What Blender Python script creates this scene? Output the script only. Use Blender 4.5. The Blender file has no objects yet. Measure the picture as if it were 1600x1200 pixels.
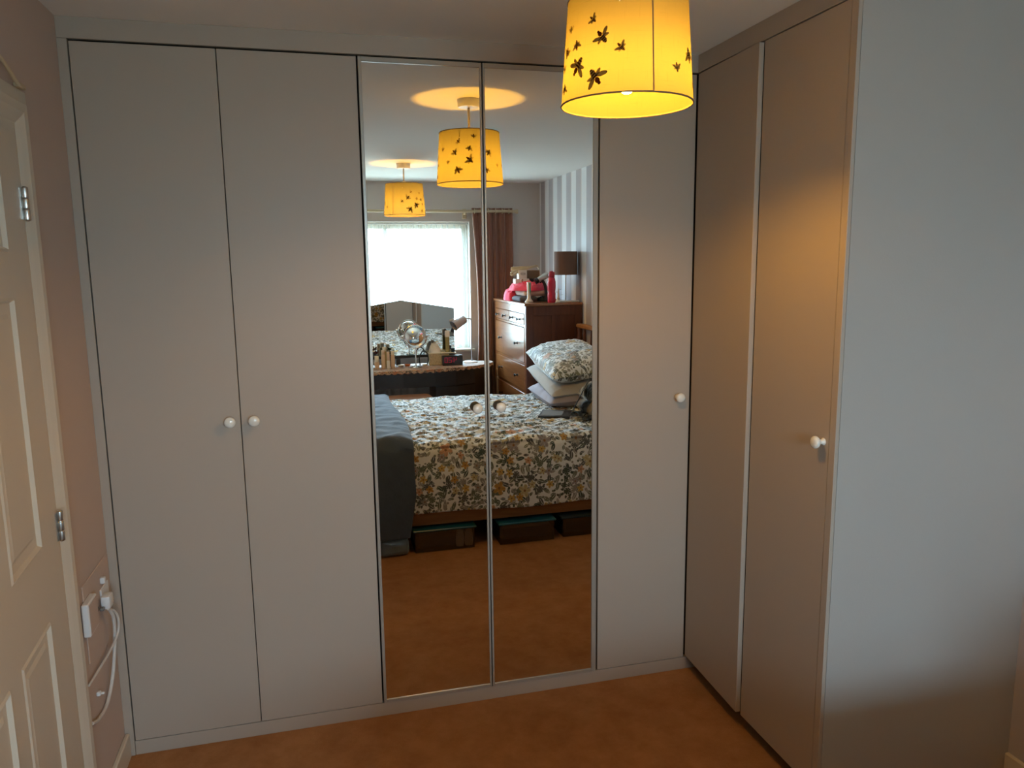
import bpy, bmesh, math, random
from mathutils import Vector, Matrix, noise
random.seed(7)
SC = bpy.context.scene
COL = SC.collection
pi = math.pi

# ------------------------------------------------------------------ camera
def cam_matrix(loc, yaw, pitch, roll):
    cy, sy, cp, sp = math.cos(yaw), math.sin(yaw), math.cos(pitch), math.sin(pitch)
    f = Vector((sy*cp, cy*cp, -sp)); r = Vector((cy, -sy, 0)); u = r.cross(f)
    cr, sr = math.cos(roll), math.sin(roll)
    r2 = cr*r + sr*u; u2 = -sr*r + cr*u
    m = Matrix((r2, u2, -f)).transposed().to_4x4(); m.translation = Vector(loc)
    return m
cam = bpy.data.cameras.new('camera'); camo = bpy.data.objects.new('camera', cam); COL.objects.link(camo)
cam.sensor_width = 36; cam.lens = 1196.37/1600*36; cam.clip_start = .02
camo.matrix_world = cam_matrix((.689, -2.665, 1.6594), .2553, .1560, -.0124)
SC.camera = camo

# ------------------------------------------------------------------ world, light and exposure
SKY_STRENGTH = 44.0
LAMP_STRENGTH = 600.0
LAMP_COL = (1.0, .49, .05, 1)
SC.view_settings.view_transform = 'Standard'; SC.view_settings.look = 'None'
SC.view_settings.gamma = 1; SC.view_settings.use_curve_mapping = False
SC.view_settings.exposure = 0.0
W = bpy.data.worlds.new('sky'); SC.world = W; W.use_nodes = True
wt = W.node_tree; wt.nodes.clear()
wo = wt.nodes.new('ShaderNodeOutputWorld'); wb = wt.nodes.new('ShaderNodeBackground')
wr = wt.nodes.new('ShaderNodeValToRGB'); ws = wt.nodes.new('ShaderNodeSeparateXYZ'); wc = wt.nodes.new('ShaderNodeTexCoord')
wt.links.new(wc.outputs['Generated'], ws.inputs[0])
wm = wt.nodes.new('ShaderNodeMapRange'); wm.inputs['From Min'].default_value = -1; wm.inputs['From Max'].default_value = 1
wt.links.new(ws.outputs['Z'], wm.inputs['Value']); wt.links.new(wm.outputs[0], wr.inputs[0])
cr = wr.color_ramp        # overcast sky: brightest overhead, dimmer at the horizon, dark ground
cr.elements[0].position = 0; cr.elements[0].color = (.14, .16, .13, 1)
cr.elements[1].position = 1; cr.elements[1].color = (.68, 1.0, 1.28, 1)
for p_, c_ in ((.46, (.23, .30, .33, 1)), (.505, (.40, .56, .68, 1)), (.65, (.62, .88, 1.12, 1))):
    e = cr.elements.new(p_); e.color = c_
wt.links.new(wr.outputs[0], wb.inputs[0]); wb.inputs[1].default_value = SKY_STRENGTH
wt.links.new(wb.outputs[0], wo.inputs[0])
# portal in the window opening: helps the renderer find the sky, adds no light of its own
WX0, WX1, WZ0, WZ1 = .60, 2.145, .868, 2.045
pl = bpy.data.lights.new('window_portal', 'AREA'); pl.shape = 'RECTANGLE'; pl.size = WX1-WX0; pl.size_y = WZ1-WZ0
pl.cycles.is_portal = True
plo = bpy.data.objects.new('window_portal', pl); COL.objects.link(plo)
plo.location = ((WX0+WX1)/2, -4.56, (WZ0+WZ1)/2); plo.rotation_euler = (pi/2, 0, 0)
SC.cycles.max_bounces = 12; SC.cycles.diffuse_bounces = 6; SC.cycles.glossy_bounces = 6
SC.cycles.transparent_max_bounces = 16; SC.cycles.transmission_bounces = 6
SC.cycles.sample_clamp_indirect = 8.0; SC.cycles.caustics_reflective = False; SC.cycles.caustics_refractive = False

# ------------------------------------------------------------------ node helpers
def mat(name, col=(.5, .5, .5), rough=.6, metal=0, spec=.5, bump=0, bscale=60, var=0, vscale=4, sheen=0, trans=0, coat=0, stretch=None):
    m = bpy.data.materials.new(name); m.use_nodes = True
    nt = m.node_tree; b = nt.nodes['Principled BSDF']
    b.inputs['Base Color'].default_value = (*col, 1); b.inputs['Roughness'].default_value = rough
    b.inputs['Metallic'].default_value = metal; b.inputs['Specular IOR Level'].default_value = spec
    b.inputs['Transmission Weight'].default_value = trans; b.inputs['Coat Weight'].default_value = coat; b.inputs['Coat Roughness'].default_value = .16
    if sheen:
        b.inputs['Sheen Weight'].default_value = sheen
    tc = nt.nodes.new('ShaderNodeTexCoord'); mp = nt.nodes.new('ShaderNodeMapping')
    nt.links.new(tc.outputs['Object'], mp.inputs[0])
    if stretch: mp.inputs['Scale'].default_value = stretch
    n = nt.nodes.new('ShaderNodeTexNoise'); n.inputs['Scale'].default_value = vscale; n.inputs['Detail'].default_value = 4
    nt.links.new(mp.outputs[0], n.inputs[0])
    if var:
        mx = nt.nodes.new('ShaderNodeMix'); mx.data_type = 'RGBA'
        mx.inputs['A'].default_value = tuple(c*(1-var) for c in col)+(1,)
        mx.inputs['B'].default_value = tuple(min(1, c*(1+var)) for c in col)+(1,)
        nt.links.new(n.outputs[0], mx.inputs['Factor']); nt.links.new(mx.outputs['Result'], b.inputs['Base Color'])
    if bump:
        n2 = nt.nodes.new('ShaderNodeTexNoise'); n2.inputs['Scale'].default_value = bscale; n2.inputs['Detail'].default_value = 3
        nt.links.new(mp.outputs[0], n2.inputs[0])
        bp = nt.nodes.new('ShaderNodeBump'); bp.inputs['Strength'].default_value = bump; bp.inputs['Distance'].default_value = .004
        nt.links.new(n2.outputs[0], bp.inputs['Height']); nt.links.new(bp.outputs[0], b.inputs['Normal'])
    m['b'] = 1
    return m
def bsdf(m): return m.node_tree.nodes['Principled BSDF']
class NT:
    def __init__(s, m): s.t = m.node_tree
    def n(s, ty, **k):
        x = s.t.nodes.new(ty)
        for a, v in k.items(): setattr(x, a, v)
        return x
    def put(s, v, sock):
        if hasattr(v, 'is_output') or hasattr(v, 'links'): s.t.links.new(v, sock)
        else: sock.default_value = v
    def m(s, op, a, b=0.0, c=0.0, clamp=False):
        x = s.n('ShaderNodeMath', operation=op); x.use_clamp = clamp
        s.put(a, x.inputs[0]); s.put(b, x.inputs[1]); s.put(c, x.inputs[2]); return x.outputs[0]
    def mix(s, f, a, b):
        x = s.n('ShaderNodeMix', data_type='RGBA'); s.put(f, x.inputs['Factor'])
        for k, v in (('A', a), ('B', b)):
            s.put(v if not isinstance(v, tuple) else (*v[:3], 1), x.inputs[k])
        return x.outputs['Result']
    def sep(s, v):
        x = s.n('ShaderNodeSeparateXYZ'); s.put(v, x.inputs[0]); return x.outputs
    def step(s, v, lo, hi):
        x = s.n('ShaderNodeMapRange'); s.put(v, x.inputs['Value'])
        x.inputs['From Min'].default_value = lo; x.inputs['From Max'].default_value = hi; return x.outputs[0]

def floral(name, base, palette, scale, leafcol, shade=.75, dens=1.0, ao=1):
    """printed cotton: Voronoi cells hold flowers, leaves and speckles in random turns and colours"""
    m = mat(name, base, .85, bump=.25, bscale=400); k = NT(m); b = bsdf(m)
    uv = k.n('ShaderNodeUVMap').outputs[0]
    nz = k.n('ShaderNodeTexNoise'); nz.inputs['Scale'].default_value = 9; k.put(uv, nz.inputs[0])
    add = k.n('ShaderNodeMixRGB', blend_type='ADD'); add.inputs[0].default_value = .015
    k.put(uv, add.inputs[1]); k.put(nz.outputs['Color'], add.inputs[2]); co = add.outputs[0]
    col = base
    def layer(sc, off, kind, colors, col, size, keep):
        mp = k.n('ShaderNodeMapping'); mp.inputs['Location'].default_value = (off, off*.7, 0); mp.inputs['Scale'].default_value = (sc, sc, 0); k.put(co, mp.inputs[0])
        vo = k.n('ShaderNodeTexVoronoi', voronoi_dimensions='2D'); vo.inputs['Scale'].default_value = 1; vo.inputs['Randomness'].default_value = .85
        k.put(mp.outputs[0], vo.inputs['Vector'])
        sb = k.n('ShaderNodeVectorMath', operation='SUBTRACT'); k.put(mp.outputs[0], sb.inputs[0]); k.put(vo.outputs['Position'], sb.inputs[1])
        x, y, _ = k.sep(sb.outputs[0]); rn = k.sep(vo.outputs['Color'])
        ang = k.m('ARCTAN2', y, x); r = k.m('SQRT', k.m('ADD', k.m('MULTIPLY', x, x), k.m('MULTIPLY', y, y)))
        a2 = k.m('ADD', ang, k.m('MULTIPLY', rn[0], 6.28))
        if kind == 'flower':
            R = k.m('MULTIPLY_ADD', k.m('ABSOLUTE', k.m('COSINE', k.m('MULTIPLY', a2, 2.5))), size*.55, size*.45)
            f = k.step(k.m('SUBTRACT', r, R), .03, -.03)
        elif kind == 'leaf':
            xx = k.m('MULTIPLY', r, k.m('COSINE', a2)); yy = k.m('MULTIPLY', r, k.m('SINE', a2))
            xa = k.m('DIVIDE', xx, size); w = k.m('MULTIPLY', k.m('SUBTRACT', 1.0, k.m('MULTIPLY', xa, xa)), size*.42)
            f = k.step(k.m('SUBTRACT', k.m('ABSOLUTE', yy), w), .03, -.03)
            f = k.m('MULTIPLY', f, k.step(k.m('ABSOLUTE', yy), .0, .04))
        elif kind == 'sprig':       # a rosette of many narrow leaves
            R = k.m('MULTIPLY_ADD', k.m('ABSOLUTE', k.m('COSINE', k.m('MULTIPLY', a2, 4.0))), size*.9, size*.1)
            f = k.step(k.m('SUBTRACT', r, R), .04, -.04)
            f = k.m('MULTIPLY', f, k.step(k.m('ABSOLUTE', k.m('SUBTRACT', r, size*.55)), .0, .06))
        else:
            f = k.step(k.m('SUBTRACT', r, size), .03, -.03)
        f = k.m('MULTIPLY', f, k.m('LESS_THAN', rn[1], keep))
        rp = k.n('ShaderNodeValToRGB'); rp.color_ramp.interpolation = 'CONSTANT'
        els = rp.color_ramp.elements
        for i, c in enumerate(colors):
            e = els[i] if i < 2 else els.new(i/len(colors))
            e.position = i/len(colors); e.color = (*c, 1)
        k.put(rn[2], rp.inputs[0])
        cc = rp.outputs[0]
        if kind in ('flower',):
            cc = k.mix(k.step(r, size*.22, size*.16), cc, (.25, .12, .05))
            cc = k.mix(k.m('MULTIPLY', k.step(k.m('ABSOLUTE', k.m('SINE', k.m('MULTIPLY', a2, 2.5))), .35, .0), .45), cc, (.1, .08, .05))
        return k.mix(f, col, cc)
    col = layer(scale*3.2, 3.1, 'dot', leafcol, col, .22, .8)
    col = layer(scale*2.6, 7.7, 'leaf', leafcol, col, .46, .9)
    col = layer(scale*1.9, 1.3, 'leaf', leafcol, col, .5, .9)
    col = layer(scale*1.2, 5.9, 'sprig', leafcol, col, .5, .5)
    col = layer(scale*1.6, 9.2, 'flower', palette, col, .36, .42)
    col = layer(scale*.8, 2.2, 'flower', palette, col, .30, .28)
    k.put(col, b.inputs['Base Color'])
    b.inputs['Sheen Weight'].default_value = .9; b.inputs['Sheen Roughness'].default_value = .35; b.inputs['Roughness'].default_value = .6
    return m

def wood(name, c1, c2, rough=.4, axis='X', sc=14, coat=0, knots=False):
    m = mat(name, c1, rough, coat=coat); k = NT(m); b = bsdf(m)
    tc = k.n('ShaderNodeTexCoord').outputs['Object']; mp = k.n('ShaderNodeMapping')
    s = {'X': (.12, 1, 1), 'Y': (1, .12, 1), 'Z': (1, 1, .12)}[axis]; mp.inputs['Scale'].default_value = s; k.put(tc, mp.inputs[0])
    n = k.n('ShaderNodeTexNoise'); n.inputs['Scale'].default_value = sc*3; n.inputs['Detail'].default_value = 6; n.inputs['Distortion'].default_value = 1.2
    k.put(mp.outputs[0], n.inputs[0])
    col = k.mix(k.step(n.outputs[0], .3, .7), c1, c2)
    if knots:
        v = k.n('ShaderNodeTexVoronoi'); v.inputs['Scale'].default_value = 5.5; k.put(tc, v.inputs['Vector'])
        col = k.mix(k.m('MULTIPLY', k.step(v.outputs['Distance'], .12, .06), .7), col, tuple(c*.35 for c in c1))
    k.put(col, b.inputs['Base Color']); return m

# ------------------------------------------------------------------ materials
M = {}
M['taupe'] = mat('taupe_lacquer', (.43, .36, .295), .42, bump=.03, bscale=300, spec=.35)
M['taupe_edge'] = mat('taupe_frame', (.40, .36, .31), .3, metal=.25)
M['gap'] = mat('dark_interior_and_shade', (.03, .022, .018), .9)
M['wall'] = mat('mauve_wall_paint', (.53, .415, .35), .85, bump=.08, bscale=220, var=.03)
M['wall_far'] = mat('brightened_wall_paint', (.60, .54, .50), .85, bump=.08, bscale=220)  # same paint as the left wall, extra light put into its colour
M['nook'] = mat('grey_wall_paint', (.42, .385, .35), .8, bump=.06, bscale=200, var=.02)
M['ceil'] = mat('ceiling_paint', (.86, .83, .79), .9, bump=.05, bscale=150, var=.02)
M['white_wood'] = mat('white_gloss_paint', (.62, .54, .43), .35, bump=.03, bscale=80)
M['white_plastic'] = mat('white_plastic', (.72, .71, .70), .35)
M['cable'] = mat('white_cable', (.62, .57, .52), .5)
M['knob'] = mat('white_ceramic', (.82, .79, .72), .18, coat=.4)
M['steel'] = mat('brushed_steel', (.62, .60, .57), .3, metal=1)
M['chrome'] = mat('chrome', (.8, .8, .8), .08, metal=1)
M['mirror'] = mat('mirror_glass', (.90, .925, .91), .0, metal=1)
M['black_metal'] = mat('black_metal', (.012, .012, .013), .35)
M['black_plastic'] = mat('black_plastic', (.015, .015, .018), .3)
M['pine'] = wood('orange_pine', (.34, .125, .035), (.24, .08, .022), .3, 'Y', 8, coat=1, knots=True)
M['pine_x'] = wood('bed_pine', (.42, .19, .06), (.28, .115, .035), .45, 'X', 9)
M['redwood'] = wood('red_stained_wood', (.135, .035, .012), (.085, .020, .008), .42, 'Z', 8)
M['darkwood'] = wood('dark_brown_wood', (.022, .014, .012), (.013, .009, .008), .35, 'X', 9)
M['curtain'] = mat('brown_velvet', (.22, .085, .045), .8, sheen=.5, var=.12, vscale=30)
M['brown_fabric'] = mat('brown_fabric', (.17, .085, .055), .85, bump=.2, bscale=500)
M['leather'] = mat('brown_leatherette', (.28, .14, .08), .5, bump=.1, bscale=200)
M['throw'] = mat('slate_blue_fleece', (.055, .085, .130), .85, sheen=.35, bump=.5, bscale=55, var=.2, vscale=18)
M['lavender'] = mat('lavender_cotton', (.42, .40, .47), .85, bump=.3, bscale=30)
M['greycotton'] = mat('grey_cotton', (.50, .50, .49), .85, bump=.3, bscale=30)
M['mattress'] = mat('white_mattress', (.6, .58, .55), .9)
M['pink'] = mat('pink_fleece', (.80, .06, .13), .85, sheen=.3, bump=.3, bscale=80)
M['beige_knit'] = mat('beige_knit', (.60, .40, .31), .9, bump=.4, bscale=120)
M['grey_knit'] = mat('grey_knit', (.085, .085, .10), .9, bump=.3, bscale=120)
M['red_plastic'] = mat('red_plastic', (.62, .015, .06), .25, trans=.15, coat=.3)
M['red_cap'] = mat('dark_red_cap', (.38, .006, .03), .35)
M['white_card'] = mat('white_card', (.80, .78, .74), .6)
M['brown_card'] = mat('brown_card', (.22, .13, .075), .7, var=.15)
M['strap'] = mat('beige_webbing', (.58, .46, .30), .8)
M['green_print'] = mat('green_print', (.06, .27, .16), .6)
M['grey_print'] = mat('grey_print', (.18, .17, .16), .6)
M['teal_lid'] = mat('teal_plastic', (.004, .10, .17), .35)
M['shoe'] = mat('tan_shoe', (.52, .34, .26), .5)
M['dark_cloth'] = mat('dark_cloth', (.010, .026, .042), .9)
M['tan_bottle'] = mat('tan_cosmetic_tube', (.66, .50, .36), .35)
M['cream'] = mat('cream_lid', (.74, .70, .55), .4)
M['olive'] = mat('olive_bottle', (.30, .26, .10), .3)
M['dark_leaf'] = mat('dark_leaf', (.03, .07, .04), .7)
M['dark_red'] = mat('dark_red_petal', (.12, .03, .03), .7)
M['tissue'] = mat('tissue_paper', (.78, .78, .76), .9)
M['radiator'] = mat('radiator_enamel', (.62, .62, .60), .4)
M['lampgrey'] = mat('grey_lamp_enamel', (.36, .34, .37), .4)
M['bulb_dead'] = mat('frosted_bulb', (.7, .65, .6), .3)
M['bee'] = mat('bee_print', (.09, .035, .02), .8)
M['wing'] = mat('wing_print', (.36, .20, .07), .8)
M['binding'] = mat('shade_binding', (.20, .13, .08), .8)
M['cream_cord'] = mat('cream_cord', (.70, .62, .50), .5)
M['porcelain'] = mat('porcelain', (.72, .69, .62), .3)

# carpet
m = mat('brown_carpet', (.20, .10, .045), .95, spec=.1); k = NT(m); M['carpet'] = m
tc = k.n('ShaderNodeTexCoord').outputs['Object']
n1 = k.n('ShaderNodeTexNoise'); n1.inputs['Scale'].default_value = 2.6; n1.inputs['Detail'].default_value = 5; n1.inputs['Roughness'].default_value = .65; n1.inputs['Distortion'].default_value = .6; k.put(tc, n1.inputs[0])
n2 = k.n('ShaderNodeTexNoise'); n2.inputs['Scale'].default_value = 420; n2.inputs['Detail'].default_value = 2; k.put(tc, n2.inputs[0])
n3 = k.n('ShaderNodeTexNoise'); n3.inputs['Scale'].default_value = 11; n3.inputs['Detail'].default_value = 6; n3.inputs['Roughness'].default_value = .7; k.put(tc, n3.inputs[0])
c = k.mix(k.step(k.m('MULTIPLY_ADD', n3.outputs[0], .6, k.m('MULTIPLY', n1.outputs[0], .4)), .38, .62), (.36, .158, .062), (.50, .245, .105))
c = k.mix(k.m('MULTIPLY', n2.outputs[0], .35), c, (.25, .115, .042)); k.put(c, bsdf(m).inputs['Base Color'])
bp = k.n('ShaderNodeBump'); bp.inputs['Strength'].default_value = .6; bp.inputs['Distance'].default_value = .006
k.put(k.m('ADD', n2.outputs[0], n1.outputs[0]), bp.inputs['Height']); k.put(bp.outputs[0], bsdf(m).inputs['Normal'])

# striped wallpaper (stripes run up the wall; coordinate is the distance along the wall)
m = mat('striped_wallpaper', (.6, .6, .6), .45); k = NT(m); M['stripes'] = m
tc = k.n('ShaderNodeTexCoord').outputs['Object']; x, y, z = k.sep(tc)
fr = k.m('FRACT', k.m('DIVIDE', k.m('ADD', y, 10.0), .245))
sA = k.m('LESS_THAN', fr, .5)
thin = k.m('LESS_THAN', k.m('ABSOLUTE', k.m('SUBTRACT', fr, .5)), .035)
c = k.mix(sA, (.84, .82, .82), (.47, .42, .43)); c = k.mix(thin, c, (.60, .50, .46))
k.put(c, bsdf(m).inputs['Base Color'])
k.put(k.m('MULTIPLY_ADD', sA, .25, .35), bsdf(m).inputs['Roughness'])

M['floral'] = floral('floral_duvet_cotton', (.84, .90, .92), [(.52, .30, .07), (.60, .42, .12), (.30, .30, .27), (.62, .36, .22), (.55, .50, .28), (.35, .33, .34)], 9.5, [(.045, .075, .055), (.12, .15, .11), (.30, .31, .28), (.08, .09, .09), (.22, .24, .17)])
M['runner'] = floral('patterned_runner', (.56, .38, .25), [(.55, .18, .06), (.62, .36, .12), (.18, .05, .03), (.60, .50, .38)], 13.0, [(.04, .02, .015), (.40, .14, .05), (.10, .09, .05)])

# lampshade linen: diffuse plus translucent
m = bpy.data.materials.new('yellow_linen_shade'); m.use_nodes = True; nt = m.node_tree; nt.nodes.clear(); M['shade'] = m; k = NT(m)
uv = k.n('ShaderNodeUVMap').outputs[0]
def lin(sx, sy, lo, hi):
    mp = k.n('ShaderNodeMapping'); mp.inputs['Scale'].default_value = (sx, sy, 1); k.put(uv, mp.inputs[0])
    n = k.n('ShaderNodeTexNoise'); n.inputs['Scale'].default_value = 1; n.inputs['Detail'].default_value = 3; n.inputs['Distortion'].default_value = .3; k.put(mp.outputs[0], n.inputs[0])
    return k.step(n.outputs[0], lo, hi)
th = k.m('ADD', k.m('MULTIPLY', lin(420, 14, .62, .72), .5), k.m('MULTIPLY', lin(16, 420, .62, .72), .5), clamp=True)
c = k.mix(k.m('MULTIPLY', th, .5), (.165, .145, .075), (.10, .08, .038))
d = k.n('ShaderNodeBsdfDiffuse'); t = k.n('ShaderNodeBsdfTranslucent'); k.put(c, d.inputs[0]); k.put(c, t.inputs[0])
mx = k.n('ShaderNodeMixShader'); mx.inputs[0].default_value = .45; k.put(d.outputs[0], mx.inputs[1]); k.put(t.outputs[0], mx.inputs[2])
o = k.n('ShaderNodeOutputMaterial'); k.put(mx.outputs[0], o.inputs[0])
# printed bees: translucent ink
for nm, cc in (('bee', (.042, .015, .007, 1)), ('wing', (.145, .12, .055, 1))):
    m = bpy.data.materials.new(nm+'_ink'); m.use_nodes = True; m.node_tree.nodes.clear(); k = NT(m); M[nm] = m
    d = k.n('ShaderNodeBsdfDiffuse'); t = k.n('ShaderNodeBsdfTranslucent'); d.inputs[0].default_value = cc; t.inputs[0].default_value = cc
    mx = k.n('ShaderNodeMixShader'); mx.inputs[0].default_value = .5; k.put(d.outputs[0], mx.inputs[1]); k.put(t.outputs[0], mx.inputs[2])
    o = k.n('ShaderNodeOutputMaterial'); k.put(mx.outputs[0], o.inputs[0])
# lit bulb
m = bpy.data.materials.new('lit_bulb'); m.use_nodes = True; m.node_tree.nodes.clear(); k = NT(m); M['bulb'] = m
em = k.n('ShaderNodeEmission'); em.inputs[0].default_value = LAMP_COL; em.inputs[1].default_value = LAMP_STRENGTH
o = k.n('ShaderNodeOutputMaterial'); k.put(em.outputs[0], o.inputs[0])
# clock digits
m = bpy.data.materials.new('red_digit'); m.use_nodes = True; m.node_tree.nodes.clear(); k = NT(m); M['digit'] = m
em = k.n('ShaderNodeEmission'); em.inputs[0].default_value = (1, .02, .09, 1); em.inputs[1].default_value = .42
o = k.n('ShaderNodeOutputMaterial'); k.put(em.outputs[0], o.inputs[0])
# net curtain: gauze, denser where a fold turns edge-on
m = bpy.data.materials.new('net_gauze'); m.use_nodes = True; m.node_tree.nodes.clear(); k = NT(m); M['net'] = m
lw = k.n('ShaderNodeLayerWeight'); lw.inputs[0].default_value = .35
fac = k.m('MULTIPLY_ADD', lw.outputs['Facing'], .55, .30, clamp=True)
d = k.n('ShaderNodeBsdfDiffuse'); t = k.n('ShaderNodeBsdfTranslucent'); d.inputs[0].default_value = (.75, .78, .78, 1); t.inputs[0].default_value = (.6, .64, .64, 1)
m1 = k.n('ShaderNodeMixShader'); m1.inputs[0].default_value = .5; k.put(d.outputs[0], m1.inputs[1]); k.put(t.outputs[0], m1.inputs[2])
tr = k.n('ShaderNodeBsdfTransparent'); m2 = k.n('ShaderNodeMixShader'); k.put(fac, m2.inputs[0]); k.put(tr.outputs[0], m2.inputs[1]); k.put(m1.outputs[0], m2.inputs[2])
o = k.n('ShaderNodeOutputMaterial'); k.put(m2.outputs[0], o.inputs[0])
# thin clear sheet (window pane, clear box walls)
def clear(name, tint, gloss=.06, rough=.02):
    m = bpy.data.materials.new(name); m.use_nodes = True; m.node_tree.nodes.clear(); k = NT(m)
    tr = k.n('ShaderNodeBsdfTransparent'); tr.inputs[0].default_value = (*tint, 1)
    g = k.n('ShaderNodeBsdfGlossy'); g.inputs['Roughness'].default_value = rough
    mx = k.n('ShaderNodeMixShader'); mx.inputs[0].default_value = gloss; k.put(tr.outputs[0], mx.inputs[1]); k.put(g.outputs[0], mx.inputs[2])
    o = k.n('ShaderNodeOutputMaterial'); k.put(mx.outputs[0], o.inputs[0]); return m
M['pane'] = clear('window_glass', (.95, .98, .98)); M['clearbox'] = clear('clear_plastic', (.70, .76, .80), .12, .1)

# ------------------------------------------------------------------ mesh helpers
def tag(o, label=None, cat=None, group=None, kind=None):
    if label: o['label'] = label
    if cat: o['category'] = cat
    if group: o['group'] = group
    if kind: o['kind'] = kind
    return o
def empty(name, loc=(0, 0, 0), label=None, cat=None, group=None, rz=0, kind=None):
    o = bpy.data.objects.new(name, None); COL.objects.link(o); o.location = loc; o.rotation_euler = (0, 0, rz)
    o.empty_display_size = .05
    return tag(o, label, cat, group, kind)
def build(name, bm, mats, parent=None, smooth=False, loc=None, rz=0, auto=False):
    me = bpy.data.meshes.new(name)
    bmesh.ops.recalc_face_normals(bm, faces=bm.faces[:]) if not auto else None
    bm.to_mesh(me); bm.free()
    if not isinstance(mats, (list, tuple)): mats = [mats]
    for mm in mats: me.materials.append(M[mm] if isinstance(mm, str) else mm)
    if smooth:
        for p in me.polygons: p.use_smooth = True
        try: me.set_sharp_from_angle(angle=math.radians(40))
        except Exception: pass
    o = bpy.data.objects.new(name, me); COL.objects.link(o)
    if parent: o.parent = parent
    if loc is not None: o.location = loc
    if rz: o.rotation_euler = (0, 0, rz)
    return o
def box(bm, x0, x1, y0, y1, z0, z1, bev=0, mi=0, mat4=None, seg=1):
    r = bmesh.ops.create_cube(bm, size=1); vs = r['verts']
    for v in vs: v.co = Vector((x0+(v.co.x+.5)*(x1-x0), y0+(v.co.y+.5)*(y1-y0), z0+(v.co.z+.5)*(z1-z0)))
    fs = {f for v in vs for f in v.link_faces}
    if bev:
        es = {e for v in vs for e in v.link_edges}
        rr = bmesh.ops.bevel(bm, geom=list(es), offset=bev, segments=seg, affect='EDGES', profile=.5)
        vs = list({v for f in rr['faces'] for v in f.verts} | {v for v in vs if v.is_valid})
        fs = {f for v in vs for f in v.link_faces}
    for f in fs: f.material_index = mi
    if mat4 is not None:
        for v in vs: v.co = mat4 @ v.co
    return vs
def B(name, x0, x1, y0, y1, z0, z1, m, parent=None, bev=0, seg=1, smooth=False):
    bm = bmesh.new(); box(bm, x0, x1, y0, y1, z0, z1, bev, seg=seg); return build(name, bm, m, parent, smooth)
def lathe(bm, prof, n=24, origin=(0, 0, 0), axis='Z', mi=0, cap=True, mat4=None):
    """prof: list of (r, h)"""
    rings = []; o = Vector(origin)
    for r, h in prof:
        ring = []
        for i in range(n):
            a = 2*pi*i/n; c, s = r*math.cos(a), r*math.sin(a)
            p = {'Z': (c, s, h), 'Y': (c, h, s), 'X': (h, c, s)}[axis]
            p = Vector(p)
            if mat4 is not None: p = mat4 @ p
            ring.append(bm.verts.new(o+p))
        rings.append(ring)
    for a, b in zip(rings, rings[1:]):
        for i in range(n):
            f = bm.faces.new((a[i], a[(i+1) % n], b[(i+1) % n], b[i])); f.material_index = mi; f.smooth = True
    if cap:
        for rg in (rings[0], rings[-1]):
            if (rg[0].co-rg[n//2].co).length > 1e-5:
                f = bm.faces.new(rg); f.material_index = mi
    return rings
def tube(bm, pts, r, n=8, mi=0, closed=False):
    pts = [Vector(p) for p in pts]; rings = []; L = len(pts); up = None
    for i, p in enumerate(pts):
        a = pts[(i-1) % L] if (i or closed) else p; b = pts[(i+1) % L] if (i < L-1 or closed) else p
        t = (b-a).normalized()
        if up is None: up = Vector((0, 0, 1)) if abs(t.z) < .9 else Vector((1, 0, 0))
        s = t.cross(up).normalized(); up = s.cross(t).normalized()
        rr = r[i] if isinstance(r, (list, tuple)) else r
        rings.append([bm.verts.new(p+rr*(math.cos(2*pi*k/n)*s+math.sin(2*pi*k/n)*up)) for k in range(n)])
    prs = list(zip(rings, rings[1:]))+([(rings[-1], rings[0])] if closed else [])
    for a, b in prs:
        for i in range(n):
            f = bm.faces.new((a[i], a[(i+1) % n], b[(i+1) % n], b[i])); f.smooth = True; f.material_index = mi
    if not closed: bm.faces.new(rings[0]).material_index = mi; bm.faces.new(rings[-1]).material_index = mi
def smooth_path(pts, n=8):
    P = [Vector(p) for p in pts]; out = []
    P = [P[0]*2-P[1]]+P+[P[-1]*2-P[-2]]
    for i in range(1, len(P)-2):
        for k in range(n):
            t = k/n; a, b, c, d = P[i-1:i+3]
            out.append(.5*((2*b)+(c-a)*t+(2*a-5*b+4*c-d)*t*t+(3*b-a-3*c+d)*t**3))
    out.append(P[-2]); return out
def prism(bm, poly, z0, z1, mi=0):
    a = [bm.verts.new((x, y, z0)) for x, y in poly]; b = [bm.verts.new((x, y, z1)) for x, y in poly]; n = len(poly)
    bm.faces.new(a).material_index = mi; bm.faces.new(b[::-1]).material_index = mi
    for i in range(n): bm.faces.new((a[i], b[i], b[(i+1) % n], a[(i+1) % n])).material_index = mi
def grid(bm, nu, nv, fn, uvfn=None, close=False):
    vs = [[bm.verts.new(fn(i/(nu-1), j/(nv-1))) for j in range(nv)] for i in range(nu)]
    uvl = bm.loops.layers.uv.verify()
    for i in range(nu-1):
        for j in range(nv-1):
            f = bm.faces.new((vs[i][j], vs[i+1][j], vs[i+1][j+1], vs[i][j+1])); f.smooth = True
            if uvfn:
                for l, (a, b) in zip(f.loops, ((i, j), (i+1, j), (i+1, j+1), (i, j+1))):
                    l[uvl].uv = uvfn(a/(nu-1), b/(nv-1))
    return vs

H = 2.40; XC = 2.101; YE = -.858; XR = 2.825; YW = -4.406; ZT = 2.3386; ZP = .0517
def S(o): o['kind'] = 'structure'; return o
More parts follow.
